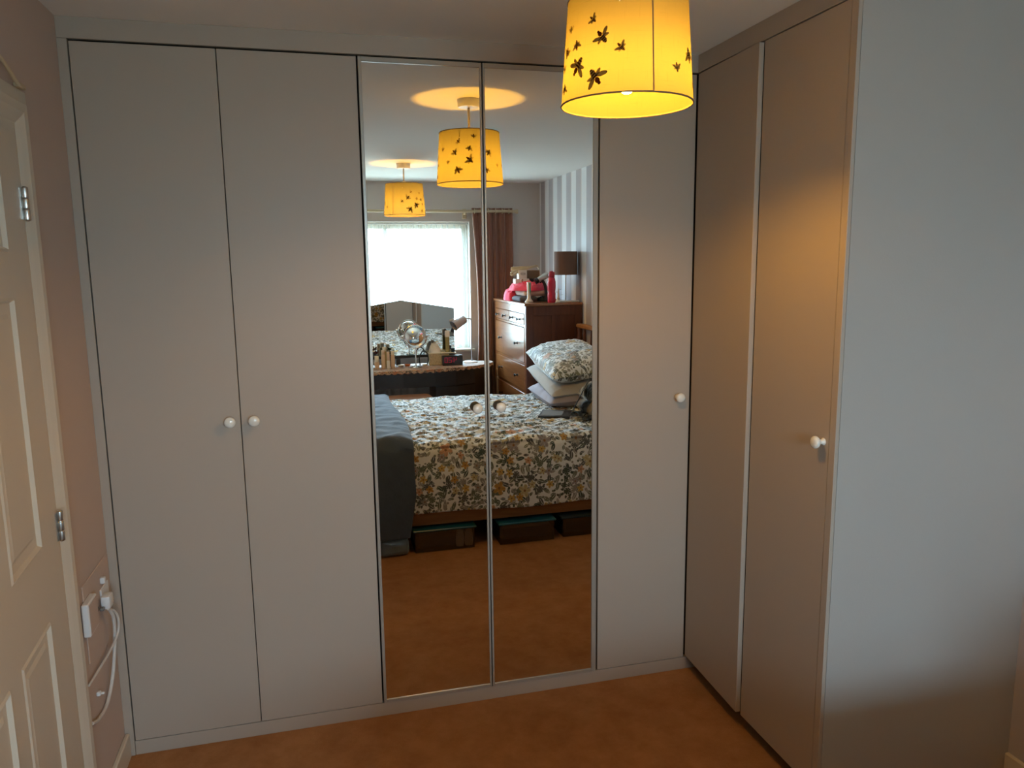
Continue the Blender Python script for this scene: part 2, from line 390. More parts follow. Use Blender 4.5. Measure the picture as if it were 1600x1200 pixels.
# ------------------------------------------------------------------ the room
S(B('floor', -.15, XR+.12, YW-.15, .72, -.08, 0, 'carpet'))
S(B('ceiling', -.15, XR+.12, YW-.15, .72, H, H+.08, 'ceil'))
S(B('wall_left', -.15, 0, YW-.15, .72, 0, H, 'wall'))
S(B('wall_right', XR, XR+.12, YW-.15, .72, 0, H, 'stripes'))
S(B('wall_back', 0, XR, .60, .72, 0, H, 'wall'))
S(B('wall_nook', XC+.012, XR, YE, YE+.05, 0, H, 'nook'))
bm = bmesh.new()
for a in ((0, WX0, 0, H), (WX1, XR, 0, H), (WX0, WX1, 0, WZ0), (WX0, WX1, WZ1, H)): box(bm, a[0], a[1], YW-.15, YW, a[2], a[3])
S(build('wall_window', bm, 'wall_far'))
S(B('baseboard_right', XR-.016, XR, YW, YE, 0, .062, 'white_wood', bev=.004))
bm = bmesh.new(); box(bm, 0, .016, -.352, -.002, 0, .088, .004); S(build('baseboard_left', bm, 'white_wood'))
S(B('baseboard_window', .0, XR-.02, YW, YW+.016, 0, .085, 'white_wood', bev=.004))

# window
win = empty('window_1', ((WX0+WX1)/2, YW-.11, WZ0), kind='structure')
def P(o, par):      # parent keeping world coordinates
    o.parent = par; o.matrix_parent_inverse = Matrix.Translation(par.location).inverted() if not par.rotation_euler.z else par.matrix_basis.inverted(); return o
bm = bmesh.new()
fy0, fy1 = YW-.145, YW-.095
for a in ((WX0, WX0+.06, WZ0, WZ1), (WX1-.06, WX1, WZ0, WZ1), (WX0+.06, WX1-.06, WZ0, WZ0+.06), (WX0+.06, WX1-.06, WZ1-.06, WZ1)): box(bm, a[0], a[1], fy0, fy1, a[2], a[3], .004)
P(build('window_frame', bm, 'white_wood'), win)
P(B('window_mullion', 1.36, 1.40, fy0, fy1, WZ0+.06, WZ1-.06, 'white_wood', bev=.003), win)
P(B('pane', WX0+.06, 1.36, YW-.124, YW-.12, WZ0+.06, WZ1-.06, 'pane'), win)
P(B('pane', 1.40, WX1-.06, YW-.124, YW-.12, WZ0+.06, WZ1-.06, 'pane'), win)
P(B('window_sill', WX0-.03, WX1+.03, YW-.09, YW+.03, WZ0-.022, WZ0+.003, 'white_wood', bev=.004), win)

# net curtain hung in the reveal
def net(u, v):
    x = WX0+.012+u*(WX1-WX0-.024)
    g = 1-v*.0
    w = .010*math.sin(u*2*pi*31+2.2*math.sin(u*17))+.007*math.sin(u*2*pi*13+1.5+v*2.4*math.sin(u*9))+.006*noise.noise(Vector((u*60, v*1.5, 0)))
    amp = .35+.65*v
    return Vector((x+.012*noise.noise(Vector((u*22, v*2.2, 4)))*v, YW-.055+w*amp*1.0, WZ1-.025-v*(WZ1-WZ0-.032)))
bm = bmesh.new(); grid(bm, 620, 14, net)
nc = empty('net_curtain', (1.38, YW-.05, WZ1-.02), 'sheer gathered net curtain hanging in the bright window recess', 'curtain')
P(build('net_panel', bm, 'net', smooth=True), nc)
bm = bmesh.new(); tube(bm, [(WX0+.001, YW-.05, WZ1-.016), (WX1-.001, YW-.05, WZ1-.016)], .006, 8)
P(build('curtain_wire', bm, 'white_plastic'), nc)

# curtain and pole
pole = empty('curtain_pole', (1.4, YW+.07, 2.135), 'cream curtain pole with cone finials above the window', 'curtain pole')
bm = bmesh.new(); tube(bm, [(.25, YW+.075, 2.135), (2.53, YW+.075, 2.135)], .013, 12); P(build('pole', bm, 'strap'), pole)
for s, x in ((1, 2.53), (-1, .25)):
    bm = bmesh.new(); lathe(bm, [(.013, 0), (.017, .004*s), (.017, .012*s), (.010, .018*s), (.022, .055*s), (.020, .06*s), (.0005, .062*s)], 14, (x, YW+.075, 2.135), 'X'); P(build('finial', bm, 'strap'), pole)
for x in (2.1, .55):
    bm = bmesh.new(); box(bm, x-.008, x+.008, YW, YW+.075, 2.105, 2.12, .002); box(bm, x-.02, x+.02, YW, YW+.008, 2.07, 2.16, .003); P(build('bracket', bm, 'strap'), pole)
def drape(x0, x1, z0, z1, y, folds, amp):
    def f(u, v):
        w = amp*math.sin(u*2*pi*folds+.8*math.sin(u*11))+amp*.3*math.sin(u*2*pi*folds*2.3+v*2)
        xx = x0+(x1-x0)*(u+.02*math.sin(v*3+u*7))
        nar = 1-.10*math.sin(min(1, v*1.1)*pi)*(1-u)
        xx = x1-(x1-xx)*(nar)
        return Vector((xx, y+w*(.6+.4*v), z1-(z1-z0)*v))
    return f
def sheet(name, fn, nu, nv, m, th, uvfn=None):
    bm = bmesh.new(); grid(bm, nu, nv, fn, uvfn); o = build(name, bm, m, smooth=True, auto=True)
    md = o.modifiers.new('thickness', 'SOLIDIFY'); md.thickness = th; md.offset = 0
    return o
cu = empty('curtain', (2.34, YW+.07, .10), 'brown curtain gathered at the side of the window, behind the chest', 'curtain')
P(sheet('drape', drape(2.155, 2.535, .10, 2.165, YW+.062, 5.5, .022), 110, 24, 'curtain', .004), cu)
for i in range(6):
    bm = bmesh.new(); x = 2.18+i*.065
    tube(bm, [(x, YW+.075+.021*math.cos(a), 2.135+.021*math.sin(a)) for a in [2*pi*k/14 for k in range(14)]], .0035, 6, closed=True); P(build('curtain_ring', bm, 'strap'), cu)

# ------------------------------------------------------------------ fitted wardrobes
def knob(parent, pos, d, name='knob'):
    """turned knob; d = unit direction axis 'Y-' (towards -y) or 'X-'"""
    prof = [(.011, 0), (.011, .003), (.0075, .006), (.0075, .016), (.013, .019), (.0175, .023), (.0185, .028), (.017, .033), (.011, .0365), (.0005, .0375)]
    bm = bmesh.new(); ax, s = d[0], -1
    lathe(bm, [(r, s*h) for r, h in prof], 24, pos, ax)
    o = build(name, bm, 'knob', smooth=False); P(o, parent); return o
g = .003
def unit(name, loc, label):
    return empty(name, loc, label, 'wardrobe')
# 1: two plain doors
XJ = [.0286, .4442, .876, 1.2904, 1.7199]
u1 = unit('wardrobe_unit', (.43, .25, 0), 'tall taupe two-door wardrobe unit beside the left wall, white knobs meeting in middle')
def carcass(x0, x1, par, y0=.022, y1=.595):
    bm = bmesh.new(); t = .018
    box(bm, x0, x0+t, y0, y1, ZP, 2.395); box(bm, x1-t, x1, y0, y1, ZP, 2.395)
    box(bm, x0+t, x1-t, y0, y1, ZP, ZP+t); box(bm, x0+t, x1-t, y0, y1, 2.377, 2.395); box(bm, x0+t, x1-t, y1-.006, y1, ZP+t, 2.377)
    return P(build('carcass', bm, 'gap'), par)
carcass(.004, .874, u1)
def door(x0, x1, par, knobx=None, kz=1.151):
    e = P(B('door', x0, x1, 0, .018, ZP+.003, ZT-.007, 'taupe', bev=.0012), par)
    if knobx: 
        kb = knob(e, (knobx, 0, kz), 'Y')
        kb.parent = e; kb.matrix_parent_inverse = Matrix()
    return e
# door objects use matrix_parent_inverse so that mesh coordinates stay those of the room
for x0, x1, kx in ((XJ[0]+g, XJ[1]-g*.45, .412), (XJ[1]+g*.45, XJ[2]-g, .488)): door(x0, x1, u1, kx)
# 2: two mirror doors
u2 = unit('wardrobe_unit', (1.30, .25, 0), 'wardrobe unit with two tall mirror doors reflecting the bedroom')
carcass(.878, 1.718, u2)
def mirror_door(x0, x1, gx0, gx1, par, kx, kz):
    e = P(B('mirror_door', x0, x1, .004, .018, ZP+.003, ZT-.007, 'taupe', bev=.001), par)
    gz0, gz1 = .0665, 2.3155
    bm = bmesh.new()
    for a in ((x0, gx0, ZP+.003, ZT-.007), (gx1, x1, ZP+.003, ZT-.007), (gx0, gx1, ZP+.003, gz0), (gx0, gx1, gz1, ZT-.007)):
        box(bm, a[0], a[1], -.004, .004, a[2], a[3], .0012)
    f = build('door_frame', bm, 'taupe_edge'); f.parent = e; f.matrix_parent_inverse = Matrix()
    gl = B('mirror_glass', gx0-.0005, gx1+.0005, -.0005, .0035, gz0-.0005, gz1+.0005, 'mirror'); gl.parent = e; gl['label'] = 'clear mirror glass'
    kb = knob(e, (kx, -.0005, kz), 'Y'); kb.parent = e; kb.matrix_parent_inverse = Matrix()
mirror_door(.8785, 1.2895, .889, 1.2825, u2, 1.250, 1.147)
mirror_door(1.2935, 1.7135, 1.3005, 1.6945, u2, 1.336, 1.147)
# 3: single plain door in the corner
u3 = unit('wardrobe_unit', (1.91, .25, 0), 'narrow wardrobe unit with one plain taupe door in the corner')
carcass(1.722, 2.118, u3)
door(1.7215, XC-.004, u3, 2.046, 1.142)
# 4: right-hand pair facing left
u4 = unit('wardrobe_unit', (2.35, -.43, 0), 'wardrobe unit on the right with two brown-lit doors, the far door slightly ajar')
bm = bmesh.new(); t = .018
box(bm, 2.125, 2.70, YE+.052, YE+.07, ZP+.03, 2.395); box(bm, 2.125, 2.70, -.02, -.002, ZP+.03, 2.395)
box(bm, 2.125, 2.70, YE+.07, -.02, ZP+.03, ZP+.048); box(bm, 2.125, 2.70, YE+.07, -.02, 2.377, 2.395); box(bm, 2.694, 2.70, YE+.07, -.02, ZP+.048, 2.377)
P(build('carcass', bm, 'gap'), u4)
ang = math.radians(2.1)
dfar = B('door', 0, .018, -.418, 0, ZP+.012, ZT-.006, 'taupe', bev=.0012)
dfar.parent = u4; dfar.matrix_parent_inverse = Matrix.Translation(u4.location).inverted(); dfar.location = (XC, -.0045, 0); dfar.rotation_euler = (0, 0, -ang)
dn = P(B('door', XC, XC+.018, -.829, -.4285, ZP+.003, ZT-.004, 'taupe', bev=.0012), u4)
kb = knob(dn, (XC, -.806, 1.141), 'X'); kb.parent = dn; kb.matrix_parent_inverse = Matrix()
P(B('end_panel', XC-.001, XC+.0115, YE, YE+.0265, 0, H, 'taupe', bev=.001), u4)
# fascias, fillers and plinths
S(B('trim_1', 0, XC+.02, 0, .018, ZT, H, 'taupe', bev=.001))
S(B('trim_2', XC, XC+.018, YE+.027, -.001, ZT, H, 'taupe', bev=.001))
S(B('trim_3', 0, XJ[0]-.001, 0, .018, 0, ZT-.0005, 'taupe', bev=.001))
S(B('trim_4', XJ[0], XC+.06, .002, .02, 0, ZP, 'taupe', bev=.001))
S(B('trim_5', XC+.06, XC+.078, YE+.05, 0, 0, ZP+.03, 'gap'))  # right plinth, its unlit shade put into the colour as near black

# ------------------------------------------------------------------ left wall: door, hinges, frame
dr = empty('door_1', (0, -.49, 0), kind='structure')
def prof_strip(bm, prof, path):
    """prof: (offset outward from opening, height off wall); path: list of (y, z, dir y, dir z) corners mitred"""
    rings = []
    for (y, z, dy, dz) in path: rings.append([bm.verts.new((h, y+o*dy, z+o*dz)) for o, h in prof])
    for a, b in zip(rings, rings[1:]):
        for i in range(len(prof)-1): bm.faces.new((a[i], a[i+1], b[i+1], b[i]))
bm = bmesh.new()
prof = [(0, 0), (0, .006), (.012, .012), (.03, .020), (.050, .0215), (.052, .018), (.088, .009), (.09, 0)]
oy, oz, ny = -.449, 2.018, -1.34
prof_strip(bm, prof, [(oy, 0, 1, 0), (oy, oz, 1, 1), (ny, oz, -1, 1), (ny, 0, -1, 0)])
P(build('door_casing', bm, 'white_wood'), dr)
LT = math.radians(3.4); LW, LH = .84, 1.985
leaf = empty('door_leaf_pivot'); bpy.data.objects.remove(leaf)
# leaf in local coords: s along +X (away from hinge), thickness along Y (0..-.035 into wall side), then turned
bm = bmesh.new()
cols = ((.150, .392), (.478, .720)); rows = ((.20, .795), (.985, 1.596), (1.70, 1.90))
T = .012
xs = [0, cols[0][0], cols[0][1], cols[1][0], cols[1][1], LW]; zs = [0.008, rows[0][0], rows[0][1], rows[1][0], rows[1][1], rows[2][0], rows[2][1], LH]
for i in range(5):
    for j in range(7):
        x0, x1, z0, z1 = xs[i], xs[i+1], zs[j], zs[j+1]
        if i in (1, 3) and j in (1, 3, 5):
            steps = [(0, 0), (.006, .0035), (.014, -.009), (.026, -.010), (.046, -.002), (.05, -.002)]
            pr = None
            for o, d in steps:
                r = [bm.verts.new((x0+o, d, z0+o)), bm.verts.new((x1-o, d, z0+o)), bm.verts.new((x1-o, d, z1-o)), bm.verts.new((x0+o, d, z1-o))]
                if pr:
                    for q in range(4): bm.faces.new((pr[q], pr[(q+1) % 4], r[(q+1) % 4], r[q]))
                pr = r
            bm.faces.new(pr)
        else:
            bm.faces.new([bm.verts.new(c) for c in ((x0, 0, z0), (x1, 0, z0), (x1, 0, z1), (x0, 0, z1))])
# sides and back
for q in (((0, 0, .008), (0, 0, LH), (0, -.006, LH), (0, -.006, .008)), ((LW, 0, .008), (LW, -.006, .008), (LW, -.006, LH), (LW, 0, LH)), ((0, 0, LH), (LW, 0, LH), (LW, -.006, LH), (0, -.006, LH)),
          ((0, 0, .008), (0, -.006, .008), (LW, -.006, .008), (LW, 0, .008)), ((0, -.006, .008), (0, -.006, LH), (LW, -.006, LH), (LW, -.006, .008))):
    bm.faces.new([bm.verts.new(c) for c in q])
bmesh.ops.remove_doubles(bm, verts=bm.verts[:], dist=1e-5)
lf = build('door_leaf', bm, 'white_wood')
# local x -> direction (sin t, -cos t), local y -> room side normal (cos t, sin t)
lm = Matrix(((math.sin(LT), math.cos(LT), 0, .014), (-math.cos(LT), math.sin(LT), 0, -.492), (0, 0, 1, 0), (0, 0, 0, 1)))
lf.data.transform(lm); P(lf, dr)
bm = bmesh.new(); tube(bm, [lm @ Vector((LW-.06, .0, 1.02)), lm @ Vector((LW-.06, .045, 1.02))], .009, 10)
tube(bm, [lm @ Vector((LW-.06, .045, 1.02)), lm @ Vector((LW-.17, .045, 1.02))], .009, 10); P(build('door_handle', bm, 'steel', smooth=True), dr)
P(B('door_jamb', .0, .0055, -1.34, oy, 0, 2.018, 'white_wood'), dr)
for hz in (.22, .99, 1.82):
    bm = bmesh.new()
    for a, b in ((-.040, -.014), (-.012, .012), (.014, .040)): lathe(bm, [(.0068, a), (.0072, a+.002), (.0072, b-.002), (.0068, b)], 12, (.022, -.482, hz))
    lathe(bm, [(.0045, -.042), (.0045, .042)], 10, (.022, -.482, hz))
    box(bm, .0145, .0165, -.50, -.484, hz-.038, hz+.038); P(build('hinge', bm, 'steel'), dr)
# loop resting on top of the casing
bm = bmesh.new()
tube(bm, smooth_path([(.012, -.66, 2.112), (.016, -.60, 2.150), (.018, -.54, 2.150), (.018, -.48, 2.130), (.016, -.43, 2.114)], 6), .005, 8)
box(bm, .004, .021, -.43, -.385, 2.108, 2.120, .003)
tag(build('over_door_hook', bm, 'strap', smooth=True), 'cream curved loop resting on top of the left door casing', 'hook')

# sockets and cables on the left wall
so = empty('wall_socket', (0, -.15, .6), 'white double wall socket low on the left wall by the wardrobe', 'socket')
P(B('back_plate', 0, .004, -.30, -.012, .50, .742, 'wall', bev=.002), so)
P(B('socket_plate', .004, .024, -.335, -.245, .60, .70, 'white_plastic', bev=.003), so)
P(B('socket_front', .024, .0255, -.331, -.249, .606, .694, 'wall', bev=.0005), so)
bm = bmesh.new(); box(bm, .004, .010, -.14, -.055, .61, .665, .002); P(build('socket_plate', bm, 'white_plastic'), so)
bm = bmesh.new(); box(bm, .004, .018, -.125, -.108, .678, .698, .002); P(build('switch', bm, 'white_plastic'), so)
pg = empty('mains_plug', (.012, -.13, .62), 'white mains plug pushed into the wall socket, two cables below it', 'plug')
bm = bmesh.new(); box(bm, .0105, .038, -.165, -.118, .608, .650, .006, seg=2); P(build('plug_body', bm, 'white_plastic', smooth=True), pg)
bm = bmesh.new(); box(bm, .005, .011, -.245, -.17, .616, .626, .002); box(bm, .011, .024, -.185, -.166, .612, .622, .003); P(build('adapter_arm', bm, 'grey_print'), pg)
bm = bmesh.new(); tube(bm, smooth_path([(.03, -.165, .610), (.038, -.125, .585), (.042, -.106, .545), (.038, -.115, .505), (.028, -.165, .478), (.018, -.27, .468), (.010, -.355, .463)], 8), .0038, 8)
tag(build('thin_cable', bm, 'cable', smooth=True), 'thin white cable curving from the plug to the casing, upper one', 'cable')
bm = bmesh.new(); tube(bm, smooth_path([(.03, -.150, .604), (.034, -.128, .560), (.026, -.112, .47), (.018, -.140, .375), (.012, -.200, .318), (.010, -.290, .320), (.008, -.352, .342)], 8), .0055, 8)
tag(build('braided_cable', bm, 'cable', smooth=True), 'thicker braided cable hanging lowest from the plug down the left wall', 'cable')
bm = bmesh.new(); box(bm, 0, .012, -.262, -.246, .374, .388, .003); lathe(bm, [(.004, .012), (.004, .02), (.0005, .022)], 10, (0, -.254, .381), 'X')
tag(build('cable_clip', bm, 'white_plastic'), 'tiny white cable clip nailed low on the left wall', 'clip')

# ------------------------------------------------------------------ pendant lamps
RB, RT, ZB, ZTOP = .1535, .1375, 2.024, 2.252
NB = lambda h: RB+(RT-RB)*(h-ZB)/(ZTOP-ZB)
def bee_mesh(bm, ang, h, size, rot):
    def pt(x, y, off=.0012):
        c, s = math.cos(rot), math.sin(rot); X, Y = (x*c-y*s)*size, (x*s+y*c)*size
        z = h+Y; r = NB(z)+off; a = ang+X/r
        return bm.verts.new((r*math.cos(a), r*math.sin(a), z-ZB))
    def ell(cx, cy, rx, ry, a=0, mi=0, n=10, off=.0012):
        f = bm.faces.new([pt(cx+rx*math.cos(t)*math.cos(a)-ry*math.sin(t)*math.sin(a), cy+rx*math.cos(t)*math.sin(a)+ry*math.sin(t)*math.cos(a), off) for t in [2*pi*i/n for i in range(n)]])
        f.material_index = mi
    for s in (-1, 1):
        for (cx, cy, rx, ry, a) in ((s*.30, .10, .27, .10, s*.45), (s*.22, -.08, .19, .075, -s*.35)):
            ell(cx, cy, rx, ry, a, 1, 10, .0010)
            q = []
            for i in range(12):
                t = 2*pi*i/12; q.append((cx+rx*math.cos(t)*math.cos(a)-ry*math.sin(t)*math.sin(a), cy+rx*math.cos(t)*math.sin(a)+ry*math.sin(t)*math.cos(a)))
            for i in range(0, 12):
                (x0, y0), (x1, y1) = q[i], q[(i+1) % 12]
                f = bm.faces.new([pt(x0, y0), pt(x1, y1), pt(cx+(x1-cx)*.84, cy+(y1-cy)*.84), pt(cx+(x0-cx)*.84, cy+(y0-cy)*.84)]); f.material_index = 0
    ell(0, .18, .12, .14, 0, 0); ell(0, .34, .08, .07, 0, 0)
    for i, yy in enumerate((-.02, -.14, -.26, -.37)):
        w = (.13, .14, .115, .07)[i]; ell(0, yy, w, .042, 0, 0, 8)
    ell(0, -.18, .135, .24, 0, 1, 12, .0009)
def make_pendant(loc, label, rz):
    r = empty('pendant_lamp', loc, label, 'lamp', 'bee print pendant lamps', rz)
    zb = loc[2]
    bm = bmesh.new(); lathe(bm, [(.0005, H-zb-.035), (.047, H-zb-.035), (.05, H-zb-.031), (.052, H-zb-.0005)], 28); build('ceiling_rose', bm, 'white_plastic', r, smooth=True)
    bm = bmesh.new(); tube(bm, [(0, 0, H-zb-.036), (0, 0, .245)], .0055, 8); build('cord', bm, 'cream_cord', r, smooth=True)
    bm = bmesh.new(); lathe(bm, [(.014, .25), (.018, .24), (.02, .17), (.021, .155), (.015, .12), (.015, .085)], 16); build('lamp_holder', bm, 'white_plastic', r, smooth=True)
    # shade: double-walled fabric with rolled rims
    def f(u, v):
        a = 2*pi*u; rr = RB+(RT-RB)*v; return Vector((rr*math.cos(a), rr*math.sin(a), v*(ZTOP-ZB)))
    bm = bmesh.new(); grid(bm, 73, 9, f, lambda u, v: (u*.93, v*.23)); bmesh.ops.remove_doubles(bm, verts=bm.verts[:], dist=1e-5)
    sh = build('shade', bm, 'shade', r, smooth=True); sh['label'] = 'yellow linen shade printed with brown bees'
    for nm, rr, z in (('rim', RB, 0), ('rim', RT, ZTOP-ZB)):
        bm = bmesh.new(); tube(bm, [(rr*math.cos(a), rr*math.sin(a), z) for a in [2*pi*i/60 for i in range(60)]], .0020, 6, closed=True); build(nm, bm, 'binding', sh)
    bm = bmesh.new(); sa = math.radians(-91)
    vs = []
    for i in range(9):
        v = i/8; rr = RB+(RT-RB)*v+.0015
        vs.append([bm.verts.new((rr*math.cos(sa+d), rr*math.sin(sa+d), v*(ZTOP-ZB))) for d in (-.011, .011)])
    for a, b in zip(vs, vs[1:]): bm.faces.new((a[0], a[1], b[1], b[0]))
    build('seam', bm, 'binding', sh)
    # gimbal
    bm = bmesh.new()
    for i in range(3):
        a = 2*pi*i/3; tube(bm, [(.018*math.cos(a), .018*math.sin(a), .165), (NB(ZB+.19)*math.cos(a), NB(ZB+.19)*math.sin(a), .19)], .0016, 6)
    build('shade_ring', bm, 'white_plastic', r)
    bm = bmesh.new(); lathe(bm, [(.0005, .026), (.010, .028), (.021, .038), (.026, .052), (.025, .064), (.018, .080), (.014, .092), (.0005, .0925)], 20); b = build('bulb', bm, 'bulb', r, smooth=True); b['label'] = 'glowing warm bulb'
    # bees, placed around the shade
    dang = math.atan2(-.92, -.39); mang = math.atan2(.979, -.205)
    lst = []
    for px, py, sz, rt in ((245, 240, .7, .1), (445, 240, .8, .9), (300, 410, .95, 3.3), (525, 405, 1.35, .7), (690, 512, .9, .8), (310, 600, 1.75, 2.5), (470, 735, 1.7, 3.8), (182, 545, .8, 0), (180, 805, 1.0, 3.1), (1280, 495, 1.4, 3.4), (1170, 645, .85, .2), (1343, 850, .9, 0)):
        a = max(-.985, min(.985, (px-742)/(555+py/1000*60))); arcs = 95*math.sqrt(1-a*a)   # rim curve lowers the middle
        hh = ZTOP-.004-(py+60-arcs*.55)/900*.225
        lst.append((dang+math.asin(a), hh, .030*sz, rt))
    for px, py, sz, rt in ((580, 668, .8, 0), (680, 632, .8, .8), (778, 603, .8, 0), (655, 693, 1.1, .7), (750, 672, 1.0, 2.8), (750, 737, 1.5, .9), (613, 745, .7, 0), (675, 793, 1.4, 3.6), (870, 693, 1.2, 2.6), (855, 795, 1.1, 3.4), (925, 760, .7, 0), (540, 715, 1.0, .3), (955, 755, .7, 0)):
        a = max(-.98, min(.98, (px-750)/(203+(py-600)/250*12))); hh = ZTOP-(py-558)/300*.228
        lst.append((mang-math.asin(a), hh, .030*sz, -rt))
    for i, (a, hh, sz, rt) in enumerate(lst):
        hh = max(ZB+.03, min(ZTOP-.03, hh))
        bm = bmesh.new(); bee_mesh(bm, a, hh, sz, rt); bo = build('bee_print', bm, ['bee', 'wing'], sh, auto=True)
    return r
p1 = make_pendant((1.434, -.912, ZB), 'lit pendant lamp nearest the wardrobe, yellow bee shade seen from below', 0)
def copy_tree(o, parent=None):
    c = o.copy(); COL.objects.link(c)
    if parent: c.parent = parent
    for ch in list(o.children): copy_tree(ch, c)
    return c
p2 = copy_tree(p1); p2.location = (1.409, -3.205, ZB); p2.rotation_euler = (0, 0, math.radians(222))
p2['label'] = 'second lit pendant lamp near the window, seen smaller in the mirror'

# ------------------------------------------------------------------ bed
BY0, BY1, BZ = -3.13, -1.60, .635     # far and near side of the bed, duvet top
bed = empty('bed', (1.8, -2.36, 0), 'pine double bed under a floral duvet, headboard on the striped wall', 'bed')
def R(*a, **k): return P(B(*a, **k), bed)
R('side_rail', .88, 2.74, -1.650, -1.626, .150, .335, 'pine_x', bev=.004)
R('side_rail', .88, 2.74, -3.110, -3.085, .150, .335, 'pine_x', bev=.004)
R('foot_rail', .855, .88, -3.110, -1.620, .150, .40, 'pine_x', bev=.004)
for y in (-1.70, -3.09):
    R('leg', .86, .92, y, y+.06, 0, .16, 'pine_x', bev=.004)
for y in (-1.625, -3.135):
    bm = bmesh.new(); cx, cy = 2.77, y
    lathe(bm, [(.022, 0), (.022, .60), (.027, .62), (.020, .66), (.025, .85), (.019, 1.0), (.024, 1.06), (.018, 1.10), (.022, 1.144)], 16, (cx, cy, 0)); P(build('headboard_post', bm, 'redwood', smooth=True), bed)
R('headboard_rail', 2.745, 2.795, -3.16, -1.60, 1.145, 1.178, 'pine_x', bev=.008)
R('headboard_rail', 2.755, 2.785, -3.10, -1.66, .50, .58, 'pine_x', bev=.006)
for i in range(9):
    bm = bmesh.new(); y = -3.02+i*.16
    lathe(bm, [(.009, .58), (.012, .65), (.018, .80), (.011, .84), (.017, .86), (.011, .88), (.015, 1.0), (.009, 1.144)], 12, (2.77, y, 0)); P(build('spindle', bm, 'redwood', smooth=True), bed)
R('mattress', .89, 2.73, -3.08, -1.66, .337, .585, 'mattress', bev=.04, seg=3, smooth=True)
R('slat_base', .88, 2.74, -3.085, -1.645, .30, .335, 'pine_x')

# duvet draped over the near and far side
def duvet_profile(y0, y1, top, hem, r=.055, bulge=.02):
    """returns f(s) -> (y, z, ny, nz), s from 0 (far hem) to 1 (near hem)"""
    segs = []
    import bisect
    pts = []
    n = 14
    pts.append((y0-bulge*.3, hem)); pts.append((y0-bulge, (hem+top)/2))
    for i in range(n+1):
        a = pi-(pi/2)*i/n; pts.append((y0+r+r*math.cos(a)*1.1, top-r+r*math.sin(a)))
    for i in range(1, 30):
        t = i/30; pts.append((y0+r+(y1-y0-2*r)*t, top+.010*math.sin(t*pi)))
    for i in range(n+1):
        a = pi/2-(pi/2)*i/n; pts.append((y1-r+r*math.cos(a)*1.1, top-r+r*math.sin(a)))
    pts.append((y1+bulge, (hem+top)/2)); pts.append((y1+bulge*.4, hem))
    L = [0]
    for a, b in zip(pts, pts[1:]): L.append(L[-1]+math.hypot(b[0]-a[0], b[1]-a[1]))
    tot = L[-1]
    def f(s):
        d = s*tot; i = min(max(bisect.bisect_right(L, d)-1, 0), len(pts)-2); t = (d-L[i])/(L[i+1]-L[i])
        a, b = pts[i], pts[i+1]; ty, tz = b[0]-a[0], b[1]-a[1]; l = math.hypot(ty, tz)
        return a[0]+ty*t, a[1]+tz*t, -tz/l, ty/l, d
    return f, tot
dp, dtot = duvet_profile(BY0, BY1, BZ, .245)
def ridge(v): return (1-abs(noise.noise(v))*2)
def duv(u, v):
    x = .845+u*(2.70-.845); y, z, ny, nz, d = dp(v)
    top = 1 if nz > .7 else 0
    near = max(0, min(1, (d-1.5)/.5))
    q = Vector((x*3.0+y*1.6, (y*9.0+x*3.2), 0)) if top else Vector((x*2.2, d*1.2, 5))
    w = .010*ridge(q)+.010*ridge(Vector((x*9+3*y, y*21-5*x, 2)))+.005*ridge(Vector((x*22+8*y, y*44-9*x, 6))) if top else .007*noise.noise(q)+.004*ridge(Vector((x*5, d*2.2, 8)))
    w += .010*noise.noise(Vector((x*2, d*2.4, 9)))
    fade = 1 if top else 0
    if not top and z < .4: w += (.008+.007*math.sin(x*7.5+.7))*(.4-z)/.16
    hemw = 0
    if z < .45 and ny > 0: hemw = -(.45-z)/.2*(.028*math.exp(-((x-1.95)/.42)**2)-.012*math.sin(x*4.1)*.5)
    return Vector((x, y+ny*w, z+nz*w+hemw))
o = sheet('duvet', duv, 250, 260, 'floral', .022, lambda u, v: (u*1.855, v*dtot)); o.modifiers['thickness'].offset = -1
tag(o, 'rumpled floral duvet with ochre flowers and grey leaves covering the bed', 'duvet')
# throw across the foot
tp, ttot = duvet_profile(BY0-.040, BY1+.042, BZ+.032, .115, .075, .016)
def thr(u, v):
    x = .815+u*(1.222-.815); y, z, ny, nz, d = tp(v)
    top = nz > .5
    e = 1-abs(2*u-1)**6
    w = (.010*ridge(Vector((x*5, d*6, 3)))+.008*noise.noise(Vector((x*14, d*13, 1)))) if top else .008*noise.noise(Vector((x*5, d*4, 7)))
    near = max(0, (.62-z)) if ny > 0 else 0
    xx = x-.055*u*max(0, near-.25)/.26 + .010*math.sin(d*5)*u
    return Vector((xx, y+ny*(w), z+nz*(w+.02*e)-.004*(1-e)))
o = sheet('throw_blanket', thr, 60, 260, 'throw', .012, None); tag(o, 'slate blue fleece throw hanging dark over the foot of the bed', 'blanket')

